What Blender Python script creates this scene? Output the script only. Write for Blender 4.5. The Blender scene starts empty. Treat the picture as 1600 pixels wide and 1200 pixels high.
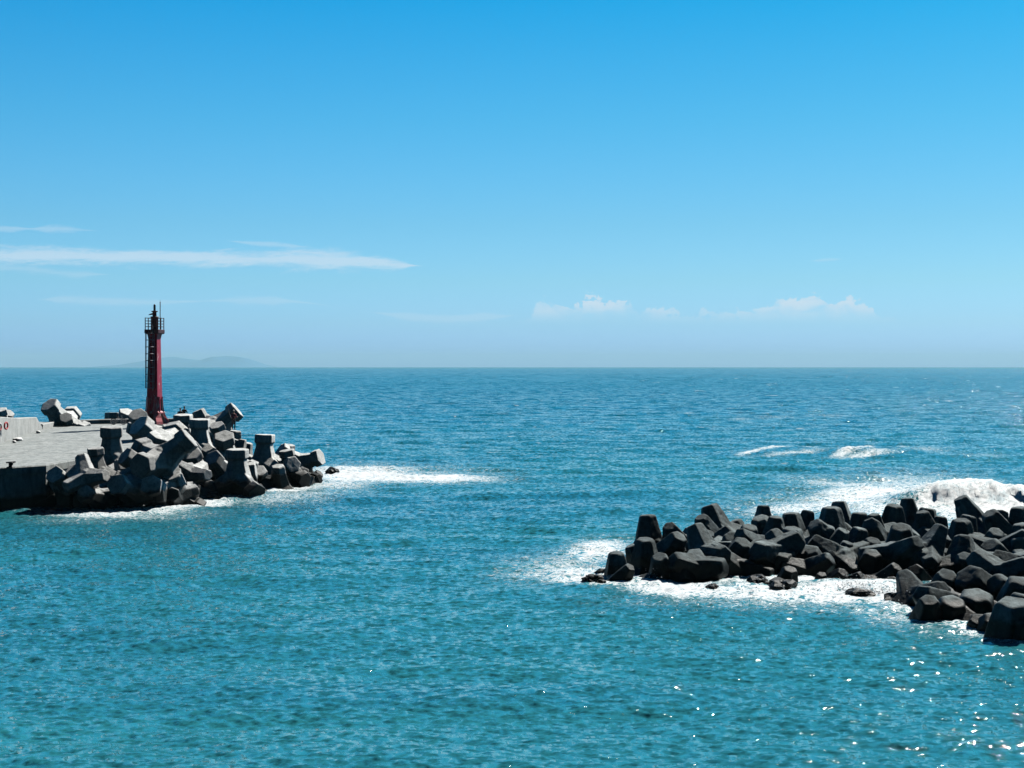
import bpy, bmesh, math, random
import numpy as np
from mathutils import Vector, Matrix, Quaternion, noise as mnoise
R = math.radians
S = bpy.context.scene
COL = S.collection

# ------------------------------------------------------------------ camera
CAM_H = 10.5
F = 2200.0                      # focal length in pixels of the 1600 px wide photograph
cam = bpy.data.cameras.new('camera')
cam.sensor_width = 36.0
cam.lens = 36.0 * F / 1600
cam.shift_y = -27 / 1600
cam.clip_start = 0.5
cam.clip_end = 90000
camo = bpy.data.objects.new('camera', cam)
COL.objects.link(camo)
camo.location = (0, 0, CAM_H)
camo.rotation_euler = (R(90), 0, 0)
S.camera = camo
S.view_settings.view_transform = 'Standard'
S.view_settings.look = 'None'
S.view_settings.exposure = 0.6
S.view_settings.gamma = 1.0
S.cycles.use_denoising = True
S.cycles.max_bounces = 6
S.cycles.diffuse_bounces = 0
S.cycles.glossy_bounces = 3
S.cycles.volume_bounces = 0
S.cycles.caustics_reflective = False
S.cycles.caustics_refractive = False
S.cycles.sample_clamp_indirect = .6

def W(u, v, Y):
    """the point that stands Y metres out along the sight line of photo pixel (u, v)"""
    return Vector(((u - 800) / F * Y, Y, CAM_H - (v - 573) / F * Y))

# ------------------------------------------------------------------ node helpers
def nn(nt, kind, **kw):
    n = nt.nodes.new(kind)
    for k, x in kw.items():
        if k == 'ins':
            for i, val in x.items():
                if hasattr(val, 'is_output') or isinstance(val, bpy.types.NodeSocket):
                    nt.links.new(val, n.inputs[i])
                else:
                    n.inputs[i].default_value = val
        else:
            setattr(n, k, x)
    return n

def M_(nt, op, a, b=None, c=None, clamp=False):
    n = nt.nodes.new('ShaderNodeMath'); n.operation = op; n.use_clamp = clamp
    for i, x in enumerate((a, b, c)):
        if x is None: continue
        if isinstance(x, bpy.types.NodeSocket): nt.links.new(x, n.inputs[i])
        else: n.inputs[i].default_value = x
    return n.outputs[0]

def ramp(nt, fac, stops, interp='LINEAR'):
    n = nt.nodes.new('ShaderNodeValToRGB')
    cr = n.color_ramp; cr.interpolation = interp
    while len(cr.elements) < len(stops): cr.elements.new(0.5)
    for e, (p, c) in zip(cr.elements, stops):
        e.position = p
        e.color = (c, c, c, 1) if not hasattr(c, '__len__') else (*c, 1)
    nt.links.new(fac, n.inputs[0])
    return n.outputs[0]

def smooth(nt, x, lo, hi):
    n = nt.nodes.new('ShaderNodeMapRange'); n.interpolation_type = 'SMOOTHSTEP'
    for i, v in ((0, x), (1, lo), (2, hi), (3, 0.0), (4, 1.0)):
        if isinstance(v, bpy.types.NodeSocket): nt.links.new(v, n.inputs[i])
        else: n.inputs[i].default_value = v
    return n.outputs[0]

def mixc(nt, fac, a, b, mode='MIX'):
    n = nt.nodes.new('ShaderNodeMix'); n.data_type = 'RGBA'; n.blend_type = mode
    for i, x in ((0, fac), (6, a), (7, b)):
        if isinstance(x, bpy.types.NodeSocket): nt.links.new(x, n.inputs[i])
        else: n.inputs[i].default_value = x if i == 0 else (*x, 1)
    return n.outputs[2]

def fcurve(nt, x, x0, x1, pts):
    """piecewise curve of x over [x0, x1]; pts = (x, y) with y in 0..1"""
    m = nt.nodes.new('ShaderNodeMapRange')
    nt.links.new(x, m.inputs[0])
    m.inputs[1].default_value = x0; m.inputs[2].default_value = x1
    n = nt.nodes.new('ShaderNodeFloatCurve')
    c = n.mapping.curves[0]
    while len(c.points) < len(pts): c.points.new(0.5, 0.5)
    for p, (a, b) in zip(c.points, pts):
        p.location = ((a - x0) / (x1 - x0), b); p.handle_type = 'AUTO_CLAMPED'
    n.mapping.update()
    nt.links.new(m.outputs[0], n.inputs[1])
    return n.outputs[0]

# ------------------------------------------------------------------ sky and sun
SUN_EL, SUN_AZ = 46.5, 39.0       # azimuth to the right of the view direction
world = bpy.data.worlds.new('World')
S.world = world
world.use_nodes = True
nt = world.node_tree
bg = nt.nodes['Background']
sky = nn(nt, 'ShaderNodeTexSky', sky_type='NISHITA', sun_disc=False)
sky.sun_elevation = R(SUN_EL); sky.sun_rotation = R(SUN_AZ)
tc = nn(nt, 'ShaderNodeTexCoord')
sep = nn(nt, 'ShaderNodeSeparateXYZ', ins={0: tc.outputs['Generated']})
dx, dy, dz = sep.outputs
# camera-like sky saturation by height above horizon, dimmed overhead to weaken ambient light
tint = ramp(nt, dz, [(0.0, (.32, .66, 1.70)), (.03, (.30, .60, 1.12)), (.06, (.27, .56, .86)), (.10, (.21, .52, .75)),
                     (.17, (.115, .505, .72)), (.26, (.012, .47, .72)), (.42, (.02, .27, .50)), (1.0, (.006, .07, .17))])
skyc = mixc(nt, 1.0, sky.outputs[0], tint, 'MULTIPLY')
# sky dimmed behind the camera, darker than real, to deepen shade on camera-facing sides
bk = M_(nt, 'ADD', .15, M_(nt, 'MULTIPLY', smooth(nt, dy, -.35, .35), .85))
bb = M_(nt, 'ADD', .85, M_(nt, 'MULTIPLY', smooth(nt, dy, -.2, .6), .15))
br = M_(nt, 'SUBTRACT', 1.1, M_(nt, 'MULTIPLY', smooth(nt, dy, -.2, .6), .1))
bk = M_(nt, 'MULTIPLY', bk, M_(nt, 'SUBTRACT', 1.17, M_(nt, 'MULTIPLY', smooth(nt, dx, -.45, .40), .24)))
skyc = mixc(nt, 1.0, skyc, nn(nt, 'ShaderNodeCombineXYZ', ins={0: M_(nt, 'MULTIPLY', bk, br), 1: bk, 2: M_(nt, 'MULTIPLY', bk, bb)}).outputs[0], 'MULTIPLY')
# clouds: a = x/y, e = height/y, the slopes seen looking out to sea
ysafe = M_(nt, 'MAXIMUM', dy, 0.05)
a_ = M_(nt, 'DIVIDE', dx, ysafe); e_ = M_(nt, 'DIVIDE', dz, ysafe)
front = smooth(nt, dy, 0.1, 0.4)
def U(u): return (u - 800) / F
def E(v): return (573 - v) / F
ae = nn(nt, 'ShaderNodeCombineXYZ', ins={0: a_, 1: e_, 2: 0.0}).outputs[0]
def noise(nt, vec, scale, detail=6, rough=.6, stretch=(1, 1, 1), dist=0.0, off=(0, 0, 0)):
    mp = nn(nt, 'ShaderNodeMapping', ins={0: vec, 1: off, 3: stretch})
    return nn(nt, 'ShaderNodeTexNoise', ins={0: mp.outputs[0], 2: scale, 3: detail, 4: rough, 8: dist})
A0, A1 = U(-400), U(2000)
nz1 = noise(nt, ae, 26, 9, .68, (1, 7, 1), .5).outputs[0]
nz1c = noise(nt, ae, 150, 6, .7, (1, 4, 1), .6, (8, 3, 0)).outputs[0]
nz1b = noise(nt, ae, 9, 4, .5, (1, 3, 1), 0, (3, 1, 0)).outputs[0]
def streak(vpts, wpts, amp, soft=.9):
    """a thin drawn-out cloud: vpts its centre line, wpts its half thickness (px), both against photo u"""
    ec = fcurve(nt, a_, A0, A1, [(U(u), (E(v)) / .3) for u, v in vpts])
    wd = fcurve(nt, a_, A0, A1, [(U(u), w / 60) for u, w in wpts])
    d = M_(nt, 'ABSOLUTE', M_(nt, 'SUBTRACT', e_, M_(nt, 'MULTIPLY', ec, .3)))
    wv = M_(nt, 'MAXIMUM', M_(nt, 'MULTIPLY', wd, 60 / F), 1e-6)
    r = M_(nt, 'SUBTRACT', 1.0, M_(nt, 'DIVIDE', d, wv))
    r = M_(nt, 'ADD', r, M_(nt, 'ADD', M_(nt, 'MULTIPLY', M_(nt, 'SUBTRACT', nz1, .5), 2.2), M_(nt, 'MULTIPLY', M_(nt, 'SUBTRACT', nz1c, .5), .9)))
    return M_(nt, 'MULTIPLY', smooth(nt, r, -.1, soft), amp)
dens = streak([(-400, 380), (0, 398), (200, 402), (400, 404), (520, 406), (645, 415), (760, 418)],
              [(-400, 22), (0, 17), (200, 15), (380, 14), (480, 20), (560, 17), (630, 8), (665, 0), (2000, 0)], .62)
dens2 = streak([(-400, 350), (0, 357), (120, 359), (400, 380)], [(-400, 8), (20, 6), (45, 2), (90, 7), (130, 3), (160, 0), (340, 0), (420, 5), (500, 0), (2000, 0)], .30)
dens3 = streak([(-400, 420), (0, 418), (120, 428), (400, 430)], [(-400, 9), (0, 8), (110, 8), (180, 0), (2000, 0)], .22)
dens4 = streak([(0, 468), (100, 468), (230, 472), (400, 469), (700, 497), (1300, 405), (2000, 400)],
               [(-400, 0), (50, 0), (120, 9), (230, 6), (320, 2), (400, 9), (460, 3), (560, 0), (660, 9), (740, 9), (820, 0), (1200, 0), (1260, 0), (1295, 3), (1320, 0), (2000, 0)], .22)
# heaped clouds low over the sea on the right
top = fcurve(nt, a_, U(780), U(1420),
             [(U(u), y) for u, y in [(780, 0), (815, .02), (832, .52), (850, .72), (872, .70), (893, .52), (905, .62), (925, .92), (945, .78), (965, .68), (985, .66), (994, .40),
                                     (1010, .52), (1040, .48), (1075, .30), (1120, .32), (1170, .40), (1205, .62), (1240, .86), (1262, .92), (1290, .80), (1310, .70), (1335, .84), (1355, .62), (1375, .30), (1400, .1), (1420, 0)]])
nz2 = noise(nt, ae, 110, 8, .62, (1, 1.3, 1), .3, (5, 2, 0)).outputs[0]
nz3 = noise(nt, ae, 40, 6, .62, (1, 1.8, 1), .4, (1, 7, 0)).outputs[0]
h = M_(nt, 'DIVIDE', M_(nt, 'SUBTRACT', e_, E(505)), E(458) - E(505))         # 0 at the flat base, 1 at the highest top
edge = M_(nt, 'SUBTRACT', M_(nt, 'ADD', top, M_(nt, 'MULTIPLY', M_(nt, 'SUBTRACT', nz2, .5), 1.5)), h)
body = M_(nt, 'MULTIPLY', smooth(nt, edge, 0.0, .10), smooth(nt, h, -.1, .75))
inr = M_(nt, 'MULTIPLY', smooth(nt, a_, U(800), U(835)), smooth(nt, a_, U(1440), U(1370)))
cum = M_(nt, 'MULTIPLY', M_(nt, 'MULTIPLY', body, smooth(nt, nz3, .24, .60)), M_(nt, 'MULTIPLY', inr, .84))
cl = M_(nt, 'MAXIMUM', M_(nt, 'MAXIMUM', dens, dens2), M_(nt, 'MAXIMUM', M_(nt, 'MAXIMUM', dens3, dens4), cum))
cl = M_(nt, 'MULTIPLY', cl, front, clamp=True)
skyc = mixc(nt, cl, skyc, (4.4, 5.2, 6.0))
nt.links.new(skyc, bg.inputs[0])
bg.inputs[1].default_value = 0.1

sun = bpy.data.lights.new('sun', 'SUN')
sun.energy = 4.6
sun.angle = R(0.5)
sun.color = (1.0, .965, .90)
suno = bpy.data.objects.new('sun', sun)
COL.objects.link(suno)
sd = Vector((math.sin(R(SUN_AZ)) * math.cos(R(SUN_EL)), math.cos(R(SUN_AZ)) * math.cos(R(SUN_EL)), math.sin(R(SUN_EL))))
suno.rotation_euler = sd.to_track_quat('Z', 'Y').to_euler()
suno.location = (60, 60, 80)

# ------------------------------------------------------------------ object helpers
def link(name, me, mat=None, parent=None):
    o = bpy.data.objects.new(name, me)
    COL.objects.link(o)
    if mat is not None and me is not None and not me.materials: me.materials.append(mat)
    if parent is not None: o.parent = parent
    return o
def tag(o, label=None, cat=None, group=None, kind=None):
    if label: o['label'] = label
    if cat: o['category'] = cat
    if group: o['group'] = group
    if kind: o['kind'] = kind
    return o
def empty(name, loc, rz=0.0):
    o = bpy.data.objects.new(name, None); COL.objects.link(o)
    o.location = loc; o.rotation_euler = (0, 0, rz); o.empty_display_size = .3
    return o
def bm_obj(name, bm, mat, parent=None, smooth_=False):
    me = bpy.data.meshes.new(name)
    bmesh.ops.recalc_face_normals(bm, faces=bm.faces)
    bm.to_mesh(me); bm.free()
    if smooth_: me.polygons.foreach_set('use_smooth', [True] * len(me.polygons))
    return link(name, me, mat, parent)
def box(bm, c, s, rz=0.0, taper=1.0):
    vs = []
    for z in (-.5, .5):
        k = 1.0 if z < 0 else taper
        for x, y in ((-.5, -.5), (.5, -.5), (.5, .5), (-.5, .5)):
            p = Vector((x * s[0] * k, y * s[1] * k, z * s[2]))
            p.rotate(Matrix.Rotation(rz, 3, 'Z'))
            vs.append(bm.verts.new(p + Vector(c)))
    for f in ((0, 3, 2, 1), (4, 5, 6, 7), (0, 1, 5, 4), (1, 2, 6, 5), (2, 3, 7, 6), (3, 0, 4, 7)):
        bm.faces.new([vs[i] for i in f])
def tube(bm, pts, r, n=8, closed=False):
    pts = [Vector(p) for p in pts]
    if not hasattr(r, '__len__'): r = [r] * len(pts)
    rings = []
    N = len(pts)
    up = None
    for i, p in enumerate(pts):
        a = pts[(i - 1) % N] if (closed or i > 0) else p
        b = pts[(i + 1) % N] if (closed or i < N - 1) else p
        t = (b - a).normalized()
        if up is None:
            up = Vector((0, 0, 1)) if abs(t.z) < .9 else Vector((1, 0, 0))
        x = t.cross(up).normalized(); y = x.cross(t).normalized(); up = y
        rings.append([bm.verts.new(p + (x * math.cos(2 * math.pi * k / n) + y * math.sin(2 * math.pi * k / n)) * r[i]) for k in range(n)])
    for i in range(N if closed else N - 1):
        A, B = rings[i], rings[(i + 1) % N]
        for k in range(n):
            bm.faces.new((A[k], A[(k + 1) % n], B[(k + 1) % n], B[k]))
    if not closed:
        bm.faces.new(rings[0][::-1]); bm.faces.new(rings[-1])
def loft(bm, rings, cap=True):
    """rings: lists of points"""
    rs = [[bm.verts.new(p) for p in r] for r in rings]
    n = len(rs[0])
    for A, B in zip(rs, rs[1:]):
        for k in range(n): bm.faces.new((A[k], A[(k + 1) % n], B[(k + 1) % n], B[k]))
    if cap: bm.faces.new(rs[0][::-1]); bm.faces.new(rs[-1])
def evaluated(o):
    """bake the modifiers of o into a plain mesh"""
    dg = bpy.context.evaluated_depsgraph_get()
    me = bpy.data.meshes.new_from_object(o.evaluated_get(dg))
    o.modifiers.clear()
    old = o.data; o.data = me
    bpy.data.meshes.remove(old)
    return me

# ------------------------------------------------------------------ materials
def material(name):
    m = bpy.data.materials.new(name); m.use_nodes = True
    return m, m.node_tree, m.node_tree.nodes['Principled BSDF']
def plain(name, col, rough=.5, metal=0.0, spec=.5, var=.25, scale=6):
    m, t, p = material(name)
    tcn = nn(t, 'ShaderNodeTexCoord')
    n = noise(t, tcn.outputs['Object'], scale, 5, .6).outputs[0]
    c = mixc(t, M_(t, 'MULTIPLY', n, 1.0), [x * (1 - var) for x in col], [min(1, x * (1 + var)) for x in col])
    t.links.new(c, p.inputs['Base Color'])
    p.inputs['Roughness'].default_value = rough
    p.inputs['Metallic'].default_value = metal
    p.inputs['Specular IOR Level'].default_value = spec
    return m
def concrete(name, dark, light, wet_shade_z, board=True, grime=(.05, .05, .04), growth=.5, objrand=.25, rough=.85):
    m, t, p = material(name)
    tcn = nn(t, 'ShaderNodeTexCoord'); ob = tcn.outputs['Object']
    geo = nn(t, 'ShaderNodeNewGeometry')
    pos = geo.outputs['Position']
    oi = nn(t, 'ShaderNodeObjectInfo').outputs['Random']
    offv = nn(t, 'ShaderNodeCombineXYZ', ins={0: M_(t, 'MULTIPLY', oi, 37.0), 1: M_(t, 'MULTIPLY', oi, 91.0), 2: 0.0}).outputs[0]
    vec = nn(t, 'ShaderNodeVectorMath', operation='ADD', ins={0: ob, 1: offv}).outputs[0]
    n1 = noise(t, vec, .9, 6, .62).outputs[0]
    n2 = noise(t, vec, 7, 7, .7, dist=.4).outputs[0]
    n3 = noise(t, vec, 3.0, 5, .65, (1, 1, .14)).outputs[0]
    c = mixc(t, ramp(t, n1, [(.3, 0), (.7, 1)]), dark, light)
    c = mixc(t, M_(t, 'MULTIPLY', ramp(t, n2, [(.42, 0), (.62, 1)]), .33), c, [x * .45 for x in dark])
    c = mixc(t, M_(t, 'MULTIPLY', ramp(t, n3, [(.48, 0), (.60, 1)]), growth), c, grime)
    if board:
        wv = nn(t, 'ShaderNodeTexWave', wave_type='BANDS', bands_direction='Z', ins={0: vec, 1: 1.1, 2: .6, 3: 2, 4: 1.2}).outputs[1]
        c = mixc(t, M_(t, 'MULTIPLY', ramp(t, wv, [(.0, 1), (.045, 0)]), .25), c, grime)
    b = M_(t, 'ADD', 1 - objrand, M_(t, 'MULTIPLY', oi, 2 * objrand))
    bc = nn(t, 'ShaderNodeCombineXYZ', ins={0: b, 1: b, 2: b}).outputs[0]
    c = mixc(t, 1.0, c, bc, 'MULTIPLY')
    # wetness and weed, plus painted shade, darkening the base by height above the water
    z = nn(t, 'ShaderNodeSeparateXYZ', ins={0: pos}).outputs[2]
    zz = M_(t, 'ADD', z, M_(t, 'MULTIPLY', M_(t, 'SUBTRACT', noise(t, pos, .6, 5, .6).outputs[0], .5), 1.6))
    wet = smooth(t, zz, wet_shade_z + .35, wet_shade_z - .15)
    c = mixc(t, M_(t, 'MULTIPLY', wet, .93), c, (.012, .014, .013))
    t.links.new(c, p.inputs['Base Color'])
    t.links.new(M_(t, 'SUBTRACT', rough, M_(t, 'MULTIPLY', wet, .35)), p.inputs['Roughness'])
    p.inputs['Specular IOR Level'].default_value = .14
    bp = nn(t, 'ShaderNodeBump', ins={'Strength': .5, 'Distance': .06, 'Height': n2})
    t.links.new(bp.outputs[0], p.inputs['Normal'])
    return m

M_CONC = concrete('pale_concrete', (.44, .45, .44), (.78, .79, .77), 1.2, growth=.25)
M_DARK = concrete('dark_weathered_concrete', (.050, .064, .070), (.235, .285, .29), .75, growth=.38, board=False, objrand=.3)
M_QUAY = concrete('quay_concrete', (.27, .30, .295), (.48, .50, .49), .9, board=False, growth=.36, objrand=0)
M_WALL = concrete('sea_wall_concrete', (.42, .44, .43), (.58, .59, .57), .5, board=False, growth=.20, objrand=0)
M_ROCK = concrete('wet_boulder', (.006, .009, .011), (.020, .026, .030), .6, board=False)

# ------------------------------------------------------------------ water
rng = np.random.default_rng(7)
def wave_tile(L, N, lmin, lmax, lpeak, wind, slope, spread=2):
    """periodic height field (L metres square) with choppy sideways shifts"""
    k1 = np.fft.fftfreq(N, L / N) * 2 * np.pi
    kx, ky = np.meshgrid(k1, k1, indexing='ij')
    k = np.hypot(kx, ky); k[0, 0] = 1
    lam = 2 * np.pi / k
    amp = k ** -1.75 * np.exp(-0.6 * (lam / lpeak) ** 2)
    amp[(lam < lmin) | (lam > lmax)] = 0
    ct = (kx * wind[0] + ky * wind[1]) / k
    amp *= np.abs(ct) ** spread + .04
    amp[0, 0] = 0
    z = amp * (rng.normal(size=(N, N)) + 1j * rng.normal(size=(N, N)))
    hgt = np.real(np.fft.ifft2(z)); sx = np.real(np.fft.ifft2(1j * kx * z)); sy = np.real(np.fft.ifft2(1j * ky * z))
    s = slope / np.sqrt((sx ** 2 + sy ** 2).mean())
    dxx = np.real(np.fft.ifft2(-1j * kx / k * z)); dyy = np.real(np.fft.ifft2(-1j * ky / k * z))
    return (hgt * s, dxx * s, dyy * s)
def sample(tile, L, x, y, rot):
    c, s = math.cos(rot), math.sin(rot)
    N = tile[0].shape[0]
    fx = ((c * x + s * y) / L % 1) * N; fy = ((-s * x + c * y) / L % 1) * N
    i0 = fx.astype(int); j0 = fy.astype(int); tx = fx - i0; ty = fy - j0
    i0 %= N; j0 %= N; i1 = (i0 + 1) % N; j1 = (j0 + 1) % N
    o = [t[i0, j0] * (1 - tx) * (1 - ty) + t[i1, j0] * tx * (1 - ty) + t[i0, j1] * (1 - tx) * ty + t[i1, j1] * tx * ty for t in tile]
    return o[0], c * o[1] - s * o[2], s * o[1] + c * o[2]

def vnoise(x, y, seed=0):
    """smooth value noise 0..1 for arrays"""
    r = np.random.default_rng(seed); g = r.random((256, 256))
    i = np.floor(x).astype(int); j = np.floor(y).astype(int)
    tx = x - i; ty = y - j; tx = tx * tx * (3 - 2 * tx); ty = ty * ty * (3 - 2 * ty)
    i %= 256; j %= 256; i1 = (i + 1) % 256; j1 = (j + 1) % 256
    return (g[i, j] * (1 - tx) + g[i1, j] * tx) * (1 - ty) + (g[i, j1] * (1 - tx) + g[i1, j1] * tx) * ty
def fbm(x, y, seed=0, o=4):
    s = 0; a = .5; t = 0
    for q in range(o):
        s = s + a * vnoise(x * 2 ** q, y * 2 ** q, seed + q); t += a; a *= .55
    return s / t
def sstep(x, a, b):
    t = np.clip((x - a) / (b - a), 0, 1); return t * t * (3 - 2 * t)

# where foam lies on the water: centre, half axes and turn, charted in photo pixels of the flat sea, then fixed to the ground
FOAM = [ # (u, v, ru, rv, tilt_deg, strength)
    (180, 801, 120, 7, -2, 1.0), (290, 789, 90, 10, -6, 1.1), (230, 790, 60, 8, -3, 1.0), (360, 772, 90, 8, -8, .95), (440, 764, 90, 9, -5, .95), (520, 757, 80, 9, 0, .8),
    (560, 742, 100, 15, 0, 1.25), (660, 747, 125, 9, 1, 1.15), (600, 733, 90, 6, 0, .7), (480, 748, 40, 16, 0, .9), (720, 748, 50, 4, 0, .7), (20, 795, 60, 4, 0, .5),
    (930, 862, 62, 22, -8, .95), (905, 893, 95, 13, 0, .85), (940, 903, 120, 13, 3, 1.0), (1060, 918, 110, 15, 5, 1.1), (1190, 926, 130, 14, 2, 1.05),
    (1310, 925, 100, 20, 0, 1.15), (1390, 928, 60, 24, 10, 1.15), (1240, 940, 170, 12, 0, .6), (1350, 955, 90, 14, 20, .55),
    (1440, 955, 55, 16, 12, .85), (1500, 978, 60, 11, 16, .8), (1560, 993, 60, 9, 8, .75), (1600, 1003, 40, 6, 5, .6), (820, 897, 40, 5, 0, .5),  # patches at the corner also paint a band of sun glitter
    (1350, 775, 120, 22, -6, 1.0), (1260, 795, 120, 13, -4, .85), (1420, 790, 110, 26, 0, 1.1), (1330, 757, 110, 8, 4, .75), (1550, 795, 120, 26, 0, 1.2), (1480, 762, 80, 14, -5, .8), (1150, 822, 90, 12, -8, .45),
    (880, 885, 115, 28, -5, .62), (835, 897, 70, 9, 0, .66), (1290, 788, 190, 34, -5, .60), (1420, 765, 150, 30, 0, .72), (1190, 946, 260, 13, 2, .50), (1400, 962, 130, 20, 12, .58),
    (640, 743, 165, 17, 0, .62), (450, 776, 140, 12, -4, .60), (200, 808, 160, 9, -2, .55), (1230, 905, 260, 12, 0, .9), (1000, 895, 70, 18, 0, .9),
    (1180, 708, 34, 2.4, -7, .95), (1222, 703, 38, 3, -5, 1.05), (1250, 700, 26, 2.2, -3, .9), (1322, 711, 32, 2.4, -7, .95), (1362, 706, 42, 3.4, -7, 1.1), (1392, 701, 30, 2.6, -4, .95), (1350, 713, 60, 2.2, -3, .8), (1240, 711, 60, 2, -2, .75), (1440, 703, 50, 6, 0, .55), (1530, 712, 60, 6, 0, .4), (1155, 655, 24, 3, 0, .5), (1300, 650, 50, 3, 0, .45), (1210, 652, 40, 3, 0, .45)]
def foam_field(x, y):
    u = x * F / y + 800; v = 573 + CAM_H * F / y
    f = np.zeros_like(x)
    for (cu, cv, ru, rv, tl, st) in FOAM:
        c, s = math.cos(R(tl)), math.sin(R(tl))
        a = ((u - cu) * c + (v - cv) * s) / ru; b = (-(u - cu) * s + (v - cv) * c) / rv
        d = np.sqrt(a * a + b * b)
        f = np.maximum(f, st * .92 * (1 - sstep(d, .0, 1.8)))
    return f

# one sheet of sea: fine rows and columns where the photograph looks, coarse elsewhere
d1 = np.exp(np.arange(math.log(24), math.log(2600), .0035))
d2 = np.exp(np.linspace(math.log(2600), math.log(30000), 60))[1:]
dist = np.concatenate(([.5, 4, 8, 12, 16, 20], d1, d2))
az_f = np.arange(-27, 27.001, .052)
az_c = np.arange(33, 328, 9.0)
az = np.radians(np.concatenate((az_f, az_c)))
ND, NA = len(dist), len(az)
AZ, DD = np.meshgrid(az, dist)
wide_ = np.degrees(AZ); wide_ = np.minimum(wide_, 360 - wide_)
DD = np.where(np.abs(wide_) > 45, np.minimum(DD, 2600) + np.maximum(DD - 2600, 0) * .015, DD)
X = (DD * np.sin(AZ)).ravel(); Yw = (DD * np.cos(AZ)).ravel(); D = DD.ravel()
finemask = np.repeat((np.degrees(az) <= 27.01)[None, :], ND, 0).ravel().astype(float)
edge_f = 1 - sstep(np.abs(np.degrees(AZ)).ravel(), 24.5, 27.0)
wA = wave_tile(260, 1024, 2.2, 40, 13, (.25, .97), .105, 2)
wB = wave_tile(41, 512, .24, 4.5, 1.0, (.05, 1.0), .23, 3.2)
wC = wave_tile(17.3, 512, .14, 1.2, .5, (.2, .97), .19, 2.4)
hA, xA, yA = sample(wA, 260, X, Yw, .18)
hB, xB, yB = sample(wB, 41, X, Yw, -.33)
hC, xC, yC = sample(wC, 17.3, X, Yw, .52)
fade = finemask * edge_f * sstep(D, 12, 26)
gust = .80 + .4 * fbm(X / 23 + 50, Yw / 31 + 50, 3, 3)
fA = fade * (.75 + .35 * sstep(Yw, 70, 170)) * (1 - sstep(D, 1800, 2600))
fB = fade * (1 - sstep(D, 140, 420)) * gust
fC = fade * (1 - sstep(D, 55, 120)) * gust
Z = hA * fA + hB * fB + hC * fC
PX = X + 1.0 * xA * fA + .9 * xB * fB + .7 * xC * fC
PY = Yw + 1.0 * yA * fA + .9 * yB * fB + .7 * yC * fC
ysafe_ = np.where(Yw > 5, Yw, 5)
foam = np.where((Yw > 5), foam_field(X, ysafe_), 0) * finemask
# lumpy broken water
foam_l = np.clip(foam, 0, 1)
Z += foam_l * (fbm(X * 1.3, Yw * .8, 21, 4) - .45) * .42
# breaking wave seaward of the near breakwater: crest line and height
cx = sstep(X, 26.5, 33.5)
cy = 105.5 + 1.2 * np.sin(X * .23) + .9 * (fbm(X * .35, X * 0 + 3, 31, 3) - .5)
dyc = Yw - cy
prof = np.where(dyc < 0, np.exp(-(dyc / 1.5) ** 2), np.exp(-(dyc / 5.0) ** 2))
crest = cx * (1.65 + .5 * (fbm(X * .55, X * 0 + 9, 33, 3) - .5)) * prof * fade * (.75 + .4 * fbm(X * .16, X * 0 + 5, 77, 2))
Z += crest
lump = np.clip(prof * cx * 1.4, 0, 1) * sstep(cx, .55, 1)
sarc = Z * 1.5 + Yw * .55
billow = (np.abs(fbm(X * .8, sarc, 41, 5) - .5) * 2)
Z += lump * (billow - .25) * .12 * fade
PY -= lump * (fbm(X * .55, sarc * .25, 47, 3) - .4) * .55 * fade
Z += lump * (fbm(X * 1.9, Yw * 1.9, 52, 4) - .5) * .15 * fade * sstep(dyc, -1.5, .5)
foam = np.maximum(foam, sstep(np.clip(prof * cx * 1.4, 0, 1), .05, .45) * 1.5 * sstep(X + dyc * .5, 28.2, 31.0))
shoulder = cx * (1 - cx) * 4
foam = foam * (1 - .55 * shoulder * prof)
# ridges seaward that carry small whitecaps
for (cu, cv, ln, hh) in ((1220, 707, 52, .7), (1370, 709, 62, .8), (1000, 770, 90, .35), (900, 800, 110, .3)):
    yy0 = CAM_H * F / (cv - 573); xx0 = (cu - 800) / F * yy0
    hw = ln / F * yy0 * 1.3
    Z += hh * np.exp(-((X - xx0) / hw) ** 2 - ((Yw - yy0 - .15 * (X - xx0)) / 4.5) ** 2) * fade
# crests of the bigger seaward waves break white here and there
cap = sstep(hA, .17, .34) * sstep(fbm(X / 9, Yw / 14, 61, 3), .46, .62) * sstep(Yw, 110, 200)
cap *= .35 + .65 * sstep(X / np.maximum(Yw, 1), -.15, .2)
cap *= 1 - sstep(D, 1200, 2400)
foam = np.maximum(foam, cap * .72 * finemask)
co = np.empty((ND * NA, 3), np.float32); co[:, 0] = PX; co[:, 1] = PY; co[:, 2] = Z
idx = np.arange(ND * NA).reshape(ND, NA)
a = idx[:-1, :]; b = np.roll(idx, -1, 1)[:-1, :]; c = np.roll(idx, -1, 1)[1:, :]; d = idx[1:, :]
quads = np.stack((a, b, c, d), -1)[:, :, ::-1].reshape(-1, 4)
me = bpy.data.meshes.new('water')
me.vertices.add(len(co)); me.vertices.foreach_set('co', co.ravel())
me.loops.add(quads.size); me.loops.foreach_set('vertex_index', quads.ravel().astype(np.int32))
me.polygons.add(len(quads)); me.polygons.foreach_set('loop_start', np.arange(0, quads.size, 4, dtype=np.int32))
try: me.polygons.foreach_set('loop_total', np.full(len(quads), 4, dtype=np.int32))
except Exception: pass
me.polygons.foreach_set('use_smooth', np.ones(len(quads), bool))
at = me.attributes.new('foam', 'FLOAT', 'POINT'); at.data.foreach_set('value', foam.astype(np.float32))
me.update(calc_edges=True)
if me.polygons[len(me.polygons) // 3].normal.z < 0: me.flip_normals()

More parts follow.
